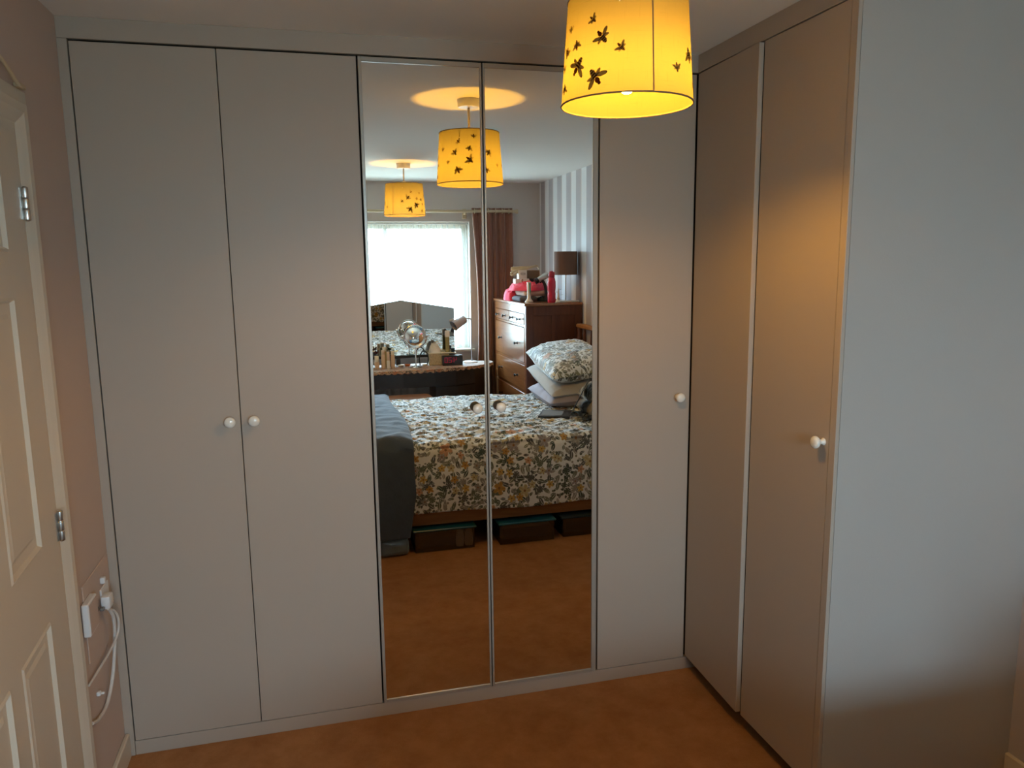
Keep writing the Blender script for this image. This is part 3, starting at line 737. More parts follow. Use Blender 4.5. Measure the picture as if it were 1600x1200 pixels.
# pillows
def pillow(name, L, Wd, T, m, label, mtx, uvs=1.0, seed=0, cat='pillow', group='pillows at the head of the bed'):
    bm = bmesh.new()
    uvl = bm.loops.layers.uv.verify()
    n1, n2 = 44, 32
    def side(s):
        def f(u, v):
            a, b = 2*u-1, 2*v-1
            pin = 1-.10*(a*a)*(1-b*b)-.0; pin2 = 1-.10*(b*b)*(1-a*a)
            t = (max(0, 1-a**4)*max(0, 1-b**4))**.55
            w = (.009*ridge(Vector((a*3+seed, b*5, seed)))+.005*ridge(Vector((a*11+b*4, b*9-a*3, seed*2))))*t+.010*noise.noise(Vector((a*2+seed, b*2, 3)))*t
            return Vector((a*L/2*pin2, b*Wd/2*pin, s*(T/2*t+w)+.0))
        return f
    for s in (1, -1):
        vs = [[bm.verts.new(side(s)(i/(n1-1), j/(n2-1))) for j in range(n2)] for i in range(n1)]
        for i in range(n1-1):
            for j in range(n2-1):
                q = [(i, j), (i+1, j), (i+1, j+1), (i, j+1)]; q = q if s > 0 else q[::-1]
                f = bm.faces.new([vs[a][b] for a, b in q]); f.smooth = True
                for l, (a, b) in zip(f.loops, q): l[uvl].uv = (a/(n1-1)*L*uvs+seed, b/(n2-1)*Wd*uvs+s*.7)
    bmesh.ops.remove_doubles(bm, verts=bm.verts[:], dist=1e-5)
    o = build(name, bm, m, smooth=True); o.matrix_world = mtx
    return tag(o, label, cat, group)
def pm(x, y, z, tiltx=0, tilty=0, rz=0):     # long side along y
    return Matrix.Translation((x, y, z)) @ Matrix.Rotation(rz, 4, 'Z') @ Matrix.Rotation(tilty, 4, 'Y') @ Matrix.Rotation(tiltx, 4, 'X') @ Matrix.Rotation(pi/2, 4, 'Z')
pillow('pillow', .70, .46, .13, 'lavender', 'lavender pillow lying flat at the bottom of the far stack', pm(2.50, -2.63, .713, 0, -.05, .05), seed=1)
pillow('pillow', .70, .46, .13, 'greycotton', 'plain grey pillow between the lavender and the floral pillows', pm(2.505, -2.64, .822, -.16, -.08, .03), seed=2)
pillow('pillow', .72, .47, .17, 'floral', 'plump floral pillow on top of the far stack', pm(2.51, -2.64, .955, -.16, -.12, .02), seed=3)
pillow('pillow', .58, .32, .12, 'greycotton', 'grey pillow lying under the near floral pillow', pm(2.585, -2.0, .705, 0, -.1, 0), seed=4)
pillow('pillow', .58, .32, .15, 'floral', 'floral pillow in front of the far stack, near the bed edge', pm(2.60, -2.01, .815, .05, -.25, .0), seed=5)

# laptop on the duvet
lp = empty('laptop', (2.19, -2.02, BZ+.014), 'black laptop lying open on the duvet, seen from its side', 'laptop', rz=-math.radians(-19)-math.radians(0))
a = math.radians(24.5)
lp.rotation_euler = (0, 0, a)
bm = bmesh.new(); box(bm, -.105, .105, -.23, 0, .003, .020, .003); build('laptop_base', bm, 'black_plastic', lp)
bm = bmesh.new(); box(bm, -.09, .05, -.20, -.03, .0202, .0212, .0003); build('keyboard', bm, 'grey_print', lp)
sm = Matrix.Translation((.105, 0, .02)) @ Matrix.Rotation(math.radians(27), 4, 'Y')
bm = bmesh.new(); box(bm, -.003, .003, -.23, 0, .002, .255, .002, mat4=sm); sc_ = build('screen', bm, 'black_plastic', lp)
bm = bmesh.new(); tube(bm, [(.107, -.03, .017), (.107, -.20, .017)], .005, 8); build('hinge', bm, 'steel', lp)
# cable tangle by the pillows
bm = bmesh.new(); pts = [(2.38+.05*math.cos(t*1.7)*(.6+.4*math.sin(t*.9)), -1.89+.045*math.sin(t*1.3), BZ+.028+.012*math.sin(t*2.2)+.004*t*.3) for t in [i*.35 for i in range(60)]]
tube(bm, pts, .0035, 6); box(bm, 2.345, 2.40, -1.90, -1.865, BZ+.022, BZ+.047, .006)
tag(build('charger', bm, 'black_plastic', smooth=True), 'black charger with a coiled lead between laptop and pillows', 'charger')
B('tablet_case', 2.285, 2.375, -2.39, -2.27, BZ+.012, BZ+.03, 'brown_card', bev=.004); tag(bpy.data.objects['tablet_case'], 'small brown case on the duvet beside the grey pillow', 'case')

# ------------------------------------------------------------------ storage boxes under the bed
def storage(name, x0, x1, y0, y1, h, lid, label, group='storage boxes under the bed'):
    e = empty(name, ((x0+x1)/2, (y0+y1)/2, 0), label, 'storage box', group)
    bm = bmesh.new(); t = .003; i = .012
    box(bm, x0+i, x1-i, y0+i, y1-i, .002, .005); box(bm, x0+i, x1-i, y1-i-t, y1-i, .005, h-.012); box(bm, x0+i, x1-i, y0+i, y0+i+t, .005, h-.012)
    box(bm, x0+i, x0+i+t, y0+i+t, y1-i-t, .005, h-.012); box(bm, x1-i-t, x1-i, y0+i+t, y1-i-t, .005, h-.012)
    P(build('box_body', bm, 'clearbox'), e)
    if lid: P(B('lid', x0, x1, y0, y1, h-.012, h, lid, bev=.004), e)
    bm = bmesh.new(); box(bm, x0+.02, x1-.02, y0+.02, y1-.05, .008, h-.03, .02); P(build('contents', bm, 'dark_cloth'), e)
    return e
storage('storage_box', 1.195, 1.570, -2.10, -1.575, .138, 'teal_lid', 'clear storage box with teal lid and tan shoes inside, nearest the throw')
storage('storage_box', 1.70, 2.06, -2.08, -1.565, .136, 'teal_lid', 'clear storage box with teal lid and dark contents, right-hand one in the mirror')
storage('storage_box', 2.10, 2.55, -2.08, -1.585, .13, 'dark_cloth', 'dark lidded box under the pillow end of the bed')
def shoe(x, label):
    bm = bmesh.new(); y = -1.612
    prof = [(.0005, -.0), (.022, .004), (.026, .03), (.024, .07), (.018, .10), (.0005, .106)]
    lathe(bm, prof, 14, (x, y, .008)); 
    for v in bm.verts: v.co.y = y+(v.co.y-y)*.55
    tag(build('shoe', bm, 'shoe', smooth=True), label, 'shoe', 'tan shoes in the storage box')
shoe(1.475, 'tan shoe standing in the clear box, left one of the pair'); shoe(1.528, 'tan shoe standing in the clear box, right one of the pair')
for i, (x0, x1) in enumerate(((1.0, 1.172),)):
    bm = bmesh.new(); vs = box(bm, x0, x1, -1.80, -1.56, .002, .105, .03, seg=3)
    bmesh.ops.subdivide_edges(bm, edges=bm.edges[:], cuts=2, use_grid_fill=True)
    for v in bm.verts: v.co += Vector((0, 1, .3))*.006*noise.noise(v.co*40); v.co.z = max(.002, v.co.z)
    M['bag'] = mat('pale_plastic_bag', (.16, .22, .25), .3, var=.4, vscale=18)
    tag(build('plastic_bag', bm, 'bag', smooth=True), 'crumpled pale plastic bag on the carpet below the throw', 'bag')

# ------------------------------------------------------------------ chest of drawers
CX0, CX1, CY0, CY1, CH = 2.342, 2.815, -4.262, -3.205, 1.345
ch = empty('chest_of_drawers', (2.58, -3.73, 0), 'tall red-brown chest of drawers with black knobs beside the bed', 'chest of drawers')
bm = bmesh.new()
box(bm, CX0+.002, CX1, CY0, CY0+.02, .06, CH-.022); box(bm, CX1-.008, CX1, CY0+.02, CY1-.02, .06, CH-.022); box(bm, CX0+.03, CX1-.008, CY0+.02, CY1-.02, .06, .08)
P(build('carcass', bm, 'redwood'), ch)
# near side: frame and two sunk panels
bm = bmesh.new(); box(bm, CX0+.002, CX1, CY1-.02, CY1-.008, .06, CH-.022)
for a in ((CX0+.002, CX0+.06, .06, CH-.022), (CX1-.06, CX1, .06, CH-.022), (CX0+.06, CX1-.06, CH-.10, CH-.022), (CX0+.06, CX1-.06, .06, .14), (2.555, 2.60, .14, CH-.10)): box(bm, a[0], a[1], CY1-.008, CY1, a[2], a[3], .0015)
P(build('side_panel', bm, 'redwood'), ch)
P(B('top', CX0-.014, CX1, CY0-.01, CY1+.012, CH-.022, CH, 'pine', bev=.004), ch)
zz = [.10, .385, .623, .853, 1.160, 1.262]
bm = bmesh.new()
box(bm, CX0, CX0+.02, CY0+.02, CY0+.045, .06, CH-.022); box(bm, CX0, CX0+.02, CY1-.045, CY1-.02, .06, CH-.022)
box(bm, CX0, CX0+.02, CY0+.045, CY1-.045, 1.262, CH-.022); box(bm, CX0, CX0+.02, CY0+.045, CY1-.045, .06, .10)
for z in zz[1:5]: box(bm, CX0+.003, CX0+.02, CY0+.045, CY1-.045, z-.008, z+.008)
P(build('face_frame', bm, 'pine'), ch)
ym = (CY0+CY1)/2
def drw(y0, y1, z0, z1):
    d = P(B('drawer', CX0-.004, CX0+.014, y0, y1, z0, z1, 'pine', bev=.004), ch)
    w = y1-y0
    for f in ((.26, .74) if w < .6 else (.22, .78)):
        y = y0+w*f
        bm = bmesh.new(); lathe(bm, [(.013, 0), (.013, -.002), (.005, -.005), (.0045, -.018), (.012, -.023), (.013, -.028), (.009, -.032), (.0005, -.033)], 14, (CX0-.004, y, (z0+z1)/2 if w > .6 else z0+(z1-z0)*.45), 'X')
        k_ = build('drawer_knob', bm, 'black_metal', smooth=True); k_.parent = d; k_.matrix_parent_inverse = Matrix()
for z0, z1 in zip(zz[:4], zz[1:5]): drw(CY0+.048, CY1-.048, z0+.011, z1-.011)
drw(CY0+.048, ym-.004, zz[4]+.011, zz[5]-.003); drw(ym+.004, CY1-.048, zz[4]+.011, zz[5]-.003)
for x, y in ((CX0+.005, CY0+.005), (CX0+.005, CY1-.055), (CX1-.06, CY0+.005), (CX1-.06, CY1-.055)): P(B('foot', x, x+.05, y, y+.05, 0, .06, 'redwood', bev=.003), ch)

# things on the chest
Z = CH+.0005
def lump(name, cx, cy, sx, sy, h, m, label, cat, seed, z=Z, flat=.5, amp=.35, fr=9, n=36):
    bm = bmesh.new()
    vs = [[None]*n for _ in range(n)]
    for i in range(n):
        for j in range(n):
            a = 2*pi*i/n; r = j/(n-1)
            rr = r*(1+.18*noise.noise(Vector((math.cos(a)*1.6+seed, math.sin(a)*1.6, seed)))*r)
            x, y = rr*math.cos(a), rr*math.sin(a)
            zz_ = max(0, 1-r**3.2)**flat
            w = ridge(Vector((x*fr*.5+seed, y*fr*.3, seed)))*.6+noise.noise(Vector((x*fr+seed, y*fr, 2)))*.5
            vs[i][j] = bm.verts.new((cx+x*sx, cy+y*sy, z+h*max(0, zz_*(1+amp*w))))
    for i in range(n):
        for j in range(n-1): bm.faces.new((vs[i][j], vs[(i+1) % n][j], vs[(i+1) % n][j+1], vs[i][j+1]))
    bmesh.ops.remove_doubles(bm, verts=bm.verts[:], dist=1e-6)
    bl = [e for e in bm.edges if e.is_boundary]
    if bl: bmesh.ops.contextual_create(bm, geom=bl)
    return tag(build(name, bm, m, smooth=True), label, cat)
def fold(name, x0, x1, y0, y1, z0, z1, m, label, tilt=0):
    bm = bmesh.new(); r = (z1-z0)/2
    vs = box(bm, x0, x1, y0, y1, z0, z1, r*.9, seg=4)
    bmesh.ops.subdivide_edges(bm, edges=[e for e in bm.edges if e.calc_length() > .04], cuts=5, use_grid_fill=True)
    for v in bm.verts:
        w = .007*noise.noise(v.co*22); v.co.z += w if v.co.z > z0+.005 else 0; v.co.x += .008*noise.noise(v.co*15+Vector((5, 0, 0)))
        v.co.z = max(z0, v.co.z)
    return tag(build(name, bm, m, smooth=True), label, 'clothing')
fold('folded_jumper', 2.365, 2.52, -3.74, -3.45, Z, Z+.043, 'grey_knit', 'dark grey folded jumper at the bottom of the clothes pile')
fold('folded_cardigan', 2.40, 2.60, -3.76, -3.46, Z+.045, Z+.088, 'beige_knit', 'dusty beige folded cardigan between the grey and pink clothes')
lump('pink_fleece', 2.485, -3.64, .165, .20, .055, 'pink', 'bright pink fleece bunched on the clothes pile', 'clothing', 3, z=Z+.090, amp=.75, fr=14, n=56)
lump('pink_scarf', 2.385, -3.83, .062, .105, .085, 'pink', 'pink cloth sliding off the pile to the chest front', 'clothing', 8, z=Z)
lump('dark_cloth', 2.60, -3.50, .085, .06, .035, 'dark_cloth', 'small dark cloth on the chest behind the red bottle', 'clothing', 5, z=Z)
# flat tray of white boxes on the fleece
zb_ = Z+.158
for (x0, x1, y0, y1, z0, z1, m_, lb) in ((2.36, 2.415, -3.66, -3.58, zb_-.012, zb_+.028, 'white_card', 'small white box left of its twin under the tall white box'), (2.425, 2.48, -3.66, -3.58, zb_-.012, zb_+.028, 'white_card', 'small white box right of its twin under the tall white box'),
        (2.49, 2.60, -3.68, -3.55, zb_-.012, zb_+.028, 'dark_cloth', 'flat dark box under the brown box on the clothes pile')):
    tag(B('small_box', x0, x1, y0, y1, z0, z1, m_, bev=.002), lb, 'box')
e = empty('white_gift_box', (2.43, -3.62, zb_+.03), 'white square box with a dark oval print below the straps', 'box')
P(B('box_body', 2.392, 2.462, -3.655, -3.585, zb_+.0285, zb_+.10, 'white_card', bev=.002), e)
bm = bmesh.new()
tube(bm, [(2.427+.022*math.cos(a), -3.5840, zb_+.070+.010*math.sin(a)) for a in [2*pi*i/20 for i in range(20)]], .0012, 5, closed=True); box(bm, 2.41, 2.444, -3.5850, -3.5840, zb_+.068, zb_+.072)
P(build('oval_print', bm, 'grey_print'), e)
tag(B('brown_box', 2.468, 2.575, -3.68, -3.60, zb_+.0285, zb_+.098, 'brown_card', bev=.002), 'brown cardboard box beside the white printed box', 'box')
bm = bmesh.new()
def strap(pts, w=.012, t=.0025):
    P_ = smooth_path(pts, 8); prev = None
    for i, p in enumerate(P_):
        q = [bm.verts.new(p+Vector((0, a, b))) for a, b in ((-w, -t), (w, -t), (w, t), (-w, t))]
        if prev:
            for k_ in range(4): bm.faces.new((prev[k_], prev[(k_+1) % 4], q[(k_+1) % 4], q[k_]))
        else: bm.faces.new(q)
        prev = q
    bm.faces.new(prev)
zt_ = zb_+.103
strap([(2.56, -3.63, zt_+.03), (2.50, -3.62, zt_+.018), (2.44, -3.62, zt_+.004), (2.36, -3.61, zt_-.012), (2.325, -3.61, zt_-.03), (2.345, -3.61, zt_-.042), (2.39, -3.62, zt_-.02), (2.44, -3.63, zt_+.01)], .010, .0085)
strap([(2.58, -3.64, zt_+.01), (2.56, -3.63, zt_+.030), (2.50, -3.64, zt_+.022), (2.42, -3.66, zt_+.020), (2.355, -3.65, zt_+.016), (2.345, -3.65, zt_+.004), (2.40, -3.64, zt_+.003), (2.47, -3.63, zt_+.006)], .010, .0085)
tag(build('webbing_strap', bm, 'strap', smooth=True), 'twisted beige webbing straps looped over the boxes', 'strap')
# hair dryer leaning on the pile
hd = empty('hair_dryer', (2.55, -3.46, Z), 'black and silver hair dryer leaning on the brown box', 'hair dryer')
hm = Matrix.Rotation(math.radians(62), 4, 'Y')
bm = bmesh.new(); lathe(bm, [(.020, .04), (.026, .03), (.026, -.02), (.022, -.06), (.0005, -.062)], 16, (2.575, -3.46, Z+.205), mat4=hm); P(build('barrel', bm, 'steel', smooth=True), hd)
bm = bmesh.new(); lathe(bm, [(.021, -.058), (.024, -.062), (.024, -.09), (.0005, -.091)], 16, (2.575, -3.46, Z+.205), mat4=hm); P(build('nozzle', bm, 'black_plastic', smooth=True), hd)
bm = bmesh.new(); tube(bm, smooth_path([(2.545, -3.455, Z+.185), (2.575, -3.45, Z+.14), (2.585, -3.445, Z+.07), (2.58, -3.44, Z+.008)], 6), .013, 10); P(build('handle', bm, 'black_plastic', smooth=True), hd)
# white spray tube with green print
tb = empty('white_spray_tube', (2.42, -3.40, Z), 'white upright tube with green leaf print on a round foot', 'tube')
bm = bmesh.new(); lathe(bm, [(.0005, 0), (.034, 0), (.034, .008), (.028, .014), (.016, .030), (.014, .07), (.017, .13), (.018, .162), (.0005, .164)], 20, (2.425, -3.40, Z)); P(build('tube_body', bm, 'porcelain', smooth=True), tb)
bm = bmesh.new()
f = [bm.verts.new((2.425+a, -3.3815+b, Z+c)) for a, b, c in ((-.004, .0005, .155), (.008, .0003, .155), (.010, 0, .08), (.006, 0, .06), (0, .001, .09))]; r_ = bm.faces.new(f)
ex = bmesh.ops.extrude_face_region(bm, geom=[r_])
for v in [g_ for g_ in ex['geom'] if isinstance(g_, bmesh.types.BMVert)]: v.co.y -= .002
P(build('leaf_print', bm, 'green_print'), tb)
# red bottle
rb = empty('drinks_bottle', (2.572, -3.255, Z), 'red plastic drinks bottle with dark red cap at the chest edge', 'bottle')
bm = bmesh.new(); lathe(bm, [(.0005, 0), (.030, 0), (.033, .006), (.033, .07), (.030, .085), (.032, .10), (.034, .13), (.034, .165), (.028, .19), (.022, .20), (.0005, .2005)], 24, (2.572, -3.255, Z)); P(build('bottle_body', bm, 'red_plastic', smooth=True), rb)
bm = bmesh.new(); lathe(bm, [(.0225, .20), (.025, .203), (.025, .225), (.020, .235), (.014, .25), (.0005, .252)], 20, (2.572, -3.255, Z)); box(bm, 2.572+.010, 2.572+.026, -3.262, -3.248, Z+.214, Z+.244, .003); P(build('cap', bm, 'red_cap', smooth=True), rb)
# jewellery stand, tray and book
js = empty('jewellery_stand', (2.655, -3.33, Z), 'small white tree-shaped jewellery stand between bottle and lamp', 'ornament')
bm = bmesh.new(); lathe(bm, [(.0005, 0), (.03, 0), (.03, .004), (.008, .02), (.014, .03), (.007, .045), (.005, .09), (.0015, .12), (.0005, .121)], 16, (2.655, -3.33, Z)); P(build('stem', bm, 'porcelain', smooth=True), js)
bm = bmesh.new()
for z_, l_, a_ in ((.05, .04, .3), (.075, .032, 2.5), (.095, .03, -.4)):
    d_ = Vector((math.cos(a_), .4*math.sin(a_), .25)); tube(bm, [(2.655, -3.33, Z+z_), Vector((2.655, -3.33, Z+z_))+d_*l_], .0015, 5)
P(build('branch', bm, 'porcelain'), js)
tag(B('paperback', 2.64, 2.80, -3.265, -3.225, Z, Z+.012, 'porcelain', bev=.002), 'thin cream book lying in front of the table lamp', 'book')
# bedside-style lamp on the chest
tl = empty('table_lamp', (2.716, -3.325, Z), 'table lamp with brown drum shade on thin silver stem, on the chest', 'lamp')
LX, LY = 2.716, -3.325
bm = bmesh.new(); box(bm, LX-.05, LX+.05, LY-.05, LY+.05, Z, Z+.012, .002); P(build('base', bm, 'steel'), tl)
bm = bmesh.new(); tube(bm, [(LX, LY, Z+.012), (LX, LY, Z+.26)], .0045, 10); P(build('stem', bm, 'steel', smooth=True), tl)
bm = bmesh.new(); a_ = lathe(bm, [(.095, .218), (.095, .405), (.0935, .405), (.0935, .218), (.095, .218)], 40, (LX, LY, Z), cap=False); s_ = P(build('shade', bm, 'brown_fabric', smooth=True), tl)
bm = bmesh.new()
for i in range(3): tube(bm, [(LX, LY, Z+.25), (LX+.094*math.cos(i*2.094), LY+.094*math.sin(i*2.094), Z+.235)], .0012, 5)
P(build('shade_ring', bm, 'steel'), tl)
bm = bmesh.new(); lathe(bm, [(.012, .25), (.013, .29), (.026, .33), (.022, .35), (.0005, .358)], 14, (LX, LY, Z)); P(build('bulb', bm, 'bulb_dead', smooth=True), tl)

# ------------------------------------------------------------------ dressing table
TZ = .772
outline = [(.55, -4.21), (.55, -4.02), (.62, -3.90), (.78, -3.84), (.95, -3.80), (1.15, -3.775), (1.42, -3.765), (1.70, -3.785), (1.90, -3.84), (2.08, -3.905), (2.20, -3.99), (2.285, -4.10), (2.295, -4.21)]
dt = empty('dressing_table', (1.42, -4.0, 0), 'dark brown bow-fronted dressing table under the window', 'dressing table')
def inset(o, d):
    cx, cy = 1.42, -4.05; return [(cx+(x-cx)*(1-d/.87), -4.20 if y < -4.2 else y-d) for x, y in o]
bm = bmesh.new(); prism(bm, outline, TZ-.025, TZ); P(build('tabletop', bm, 'darkwood'), dt)
bm = bmesh.new(); prism(bm, inset(outline, .012), TZ-.150, TZ-.0255); P(build('apron', bm, 'darkwood'), dt)
for x0, x1, pts in ((1.70, 2.27, [(1.70, -4.19), (1.70, -3.81), (1.90, -3.86), (2.07, -3.925), (2.19, -4.01), (2.27, -4.12), (2.27, -4.19)]), (.58, 1.12, [(1.12, -4.19), (1.12, -3.80), (.95, -3.83), (.80, -3.86), (.64, -3.93), (.58, -4.04), (.58, -4.19)])):
    bm = bmesh.new(); prism(bm, pts, .05, TZ-.151); pd = P(build('pedestal', bm, 'darkwood'), dt)
    cxp = (x0+x1)/2
    for z0, z1 in ((.08, .25), (.26, .43), (.44, .61)):
        bm = bmesh.new(); q = pts[1:4] if x0 > 1.5 else pts[1:4]
        for (xa, ya), (xb, yb) in zip(q, q[1:]):
            v = [bm.verts.new(c) for c in ((xa, ya+.002, z0), (xb, yb+.002, z0), (xb, yb+.002, z1), (xa, ya+.002, z1))]; v2 = [bm.verts.new((c.co.x, c.co.y+.010, c.co.z)) for c in v]
            bm.faces.new(v2); bm.faces.new(v)
            for i in range(4): bm.faces.new((v[i], v[(i+1) % 4], v2[(i+1) % 4], v2[i]))
        lathe(bm, [(.006, 0), (.006, .012), (.014, .018), (.012, .026), (.0005, .028)], 12, ((q[1][0]), q[1][1]+.012, (z0+z1)/2), 'Y')
        d_ = build('drawer', bm, 'darkwood'); d_.parent = pd; d_.matrix_parent_inverse = Matrix()
    for i, (x, y) in enumerate((pts[0], pts[1], pts[-1])):
        sx = x-.02 if x > cxp else x+.02
        bm = bmesh.new(); lathe(bm, [(.014, 0), (.02, .05)], 10, (sx, y+.03 if i != 1 else y-.03, 0)); P(build('foot', bm, 'darkwood'), dt)
# runner, with scalloped drop over the front edge
fr = outline[1:12]
def edge_y(x):
    for (xa, ya), (xb, yb) in zip(outline[1:-1], outline[2:]):
        if xa <= x <= xb: return ya+(yb-ya)*(x-xa)/(xb-xa)
    return -4.2
def run(u, v):
    x = .64+u*(2.275-.64); ye = edge_y(x)
    if v < .86:
        y = -4.195+(ye+.004+4.195)*(v/.86); z = TZ+.0035
    else:
        t = (v-.86)/.14; y = ye+.006; sc_ = .6+.4*abs(math.sin(x*2*pi/.11)); z = TZ+.0035-.032*t*sc_
    return Vector((x, y, z+.0008*noise.noise(Vector((x*20, y*20, 0)))))
o = sheet('table_runner', run, 320, 40, 'runner', .003, lambda u, v: (u*1.65, v*.5)); tag(o, 'orange and cream patterned runner with scalloped edge on the dressing table', 'table runner')
TT = TZ+.0055
# peaked mirror
tm = empty('dressing_mirror', (1.45, -4.15, TT), 'wide peaked frameless mirror standing on the dressing table', 'mirror')
TILT = Matrix.Translation((0, -4.16, .861)) @ Matrix.Rotation(math.radians(-2.6), 4, 'X') @ Matrix.Translation((0, 4.16, -.861))
def slab(bm, y0, y1, d=0):
    pr = [(.955+d, .862+d), (1.935-d, .862+d), (1.935-d, 1.272-d), (1.46, 1.352-d), (.955+d, 1.272-d)]
    a = [bm.verts.new((x, y0, z)) for x, z in pr]; b = [bm.verts.new((x, y1, z)) for x, z in pr]
    bm.faces.new(a); bm.faces.new(b[::-1])
    for i in range(5): bm.faces.new((a[i], a[(i+1) % 5], b[(i+1) % 5], b[i]))
    for v in a+b: v.co = TILT @ v.co
bm = bmesh.new(); slab(bm, -4.172, -4.156); P(build('backing', bm, 'darkwood'), tm)
bm = bmesh.new(); slab(bm, -4.1555, -4.151, .002); P(build('mirror_glass', bm, 'mirror'), tm)
P(B('base_bar', .955, 1.935, -4.18, -4.145, .836, .861, 'darkwood', bev=.003), tm)
for x in (1.02, 1.40, 1.86): P(B('foot', x, x+.04, -4.19, -4.12, TT, .836, 'darkwood', bev=.003), tm)
# round magnifying mirror
rm = empty('vanity_mirror', (1.555, -3.95, TT), 'round chrome magnifying mirror on a slim stand', 'mirror')
mx_, my_, mz_ = 1.55, -3.93, 1.052
bm = bmesh.new(); lathe(bm, [(.0005, 0), (.052, 0), (.052, .004), (.030, .010), (.010, .016), (.006, .03), (.006, .10), (.012, .13), (.005, .16), (.005, .17)], 24, (mx_, my_, TT)); P(build('stand', bm, 'chrome', smooth=True), rm)
rmx = Matrix.Translation((mx_, my_, mz_)) @ Matrix.Rotation(math.radians(13), 4, 'X') @ Matrix.Rotation(math.radians(-3), 4, 'Z')
bm = bmesh.new()
tube(bm, [rmx @ Vector((.094*math.cos(a), 0, .094*math.sin(a))) for a in [2*pi*i/48 for i in range(48)]], .0065, 8, closed=True); P(build('ring', bm, 'chrome', smooth=True), rm)
bm = bmesh.new(); lathe(bm, [(.0005, .003), (.090, .003), (.090, -.003), (.0005, -.003)], 40, axis='Y'); 
for v in bm.verts: v.co = rmx @ v.co
P(build('mirror_glass', bm, 'mirror'), rm)
bm = bmesh.new(); tube(bm, [Vector((mx_, my_-.0, mz_))+Vector((.106*math.cos(a), -.004, .106*math.sin(a))) for a in [pi+pi*i/20 for i in range(21)]], .004, 8); P(build('yoke', bm, 'chrome', smooth=True), rm)
for s in (-1, 1):
    bm = bmesh.new(); lathe(bm, [(.008, .093*s), (.009, .112*s), (.007, .122*s), (.0005, .123*s)], 10, (mx_, my_, mz_), 'X'); P(build('pivot_knob', bm, 'chrome', smooth=True), rm)
# bottles at the left
def bottle(x, y, h, r, m_, capm, lb, capf=.78, nm='cosmetic_bottle'):
    e = empty(nm, (x, y, TT), lb, 'bottle', 'cosmetics on the dressing table')
    bm = bmesh.new(); lathe(bm, [(.0005, 0), (r, 0), (r, h*capf-.006), (r*.8, h*capf), (.0005, h*capf)], 18, (x, y, TT)); P(build('bottle_body', bm, m_, smooth=True), e)
    bm = bmesh.new(); lathe(bm, [(r*.82, h*capf), (r*.88, h*capf+.002), (r*.88, h-.002), (r*.8, h), (.0005, h)], 18, (x, y, TT)); P(build('cap', bm, capm, smooth=True), e)
bottle(1.215, -3.93, .115, .021, 'tan_bottle', 'cream', 'short tan bottle, leftmost on the dressing table in the mirror', .55)
bottle(1.272, -3.95, .160, .018, 'tan_bottle', 'tan_bottle', 'tall tan tube second from the left on the dressing table')
bottle(1.310, -3.90, .150, .015, 'porcelain', 'tan_bottle', 'pale slim tube third from the left on the dressing table', .5)
bottle(1.352, -3.94, .150, .018, 'tan_bottle', 'cream', 'tan tube with cream cap, rightmost of the left cluster')
bottle(1.292, -4.03, .180, .020, 'olive', 'cream', 'taller bottle with pale cap standing behind the tan tubes')
def posy(x, y, m_, lb, s):
    e = empty('flower_pot', (x, y, TT), lb, 'plant')
    bm = bmesh.new(); lathe(bm, [(.0005, 0), (.016, 0), (.02, .11), (.0005, .11)], 14, (x, y, TT)); P(build('pot', bm, 'darkwood', smooth=True), e)
    bm = bmesh.new(); rn = random.Random(s)
    for i in range(16):
        a, b = rn.uniform(0, 6.28), rn.uniform(.2, 1.2); d = Vector((math.cos(a)*math.cos(b), math.sin(a)*math.cos(b)*.7, math.sin(b)))
        c0 = Vector((x, y, TT+.115)); t_ = d.cross(Vector((0, 0, 1))).normalized()*.009; l = .03+.02*rn.random()
        v = [bm.verts.new(c0+q) for q in (d*.004, d*l*.5+t_, d*l, d*l*.5-t_)]; v2 = [bm.verts.new(w.co+Vector((0, 0, .0015))) for w in v]
        bm.faces.new(v); bm.faces.new(v2[::-1])
        for j in range(4): bm.faces.new((v[j], v2[j], v2[(j+1) % 4], v[(j+1) % 4]))
    P(build('petals', bm, m_), e)
posy(1.225, -4.05, 'dark_red', 'small pot with dark red dried flowers behind the short bottle', 2); posy(1.355, -4.06, 'dark_leaf', 'small pot with dark green leaves behind the tan tubes', 4)
# little dishes
def dish(x, y, r, m_, lb):
    bm = bmesh.new(); lathe(bm, [(.0005, 0), (r*.6, 0), (r, .014), (r*.95, .016), (r*.5, .005), (.0005, .004)], 18, (x, y, TT)); tag(build('trinket_dish', bm, m_, smooth=True), lb, 'dish')
M['orange'] = mat('orange_glaze', (.55, .16, .04), .4)
dish(1.43, -4.02, .030, 'porcelain', 'small white trinket dish left of the round mirror'); dish(1.49, -4.05, .030, 'orange', 'small orange trinket dish behind the round mirror'); dish(1.64, -4.00, .026, 'porcelain', 'small pale dish right of the round mirror stand')
# tissue box with tissues
M['fine_floral'] = mat('speckled_card', (.56, .50, .36), .7, var=.5, vscale=90)
tbx = empty('tissue_box', (1.755, -4.05, TT), 'speckled beige tissue box with white tissues, behind the clock', 'tissue box')
P(B('box_body', 1.685, 1.86, -4.12, -4.02, TT, TT+.100, 'fine_floral', bev=.002), tbx)
P(B('lid', 1.68, 1.925, -4.125, -4.015, TT+.1005, TT+.108, 'cream', bev=.002), tbx)
lump('tissues', 1.735, -4.065, .058, .038, .048, 'tissue', 'crumpled white tissues standing up from the tissue box', 'tissue', 12, z=TT+.1085, flat=.9, amp=1.3, fr=9)
e = empty('lotion_bottle', (1.853, -4.07, TT+.1085), 'tall olive and white lotion bottle standing on the tissue box', 'bottle')
bm = bmesh.new(); lathe(bm, [(.0005, 0), (.019, 0), (.019, .135), (.0005, .135)], 18, (1.855, -4.07, TT+.1085)); P(build('bottle_body', bm, 'olive', smooth=True), e)
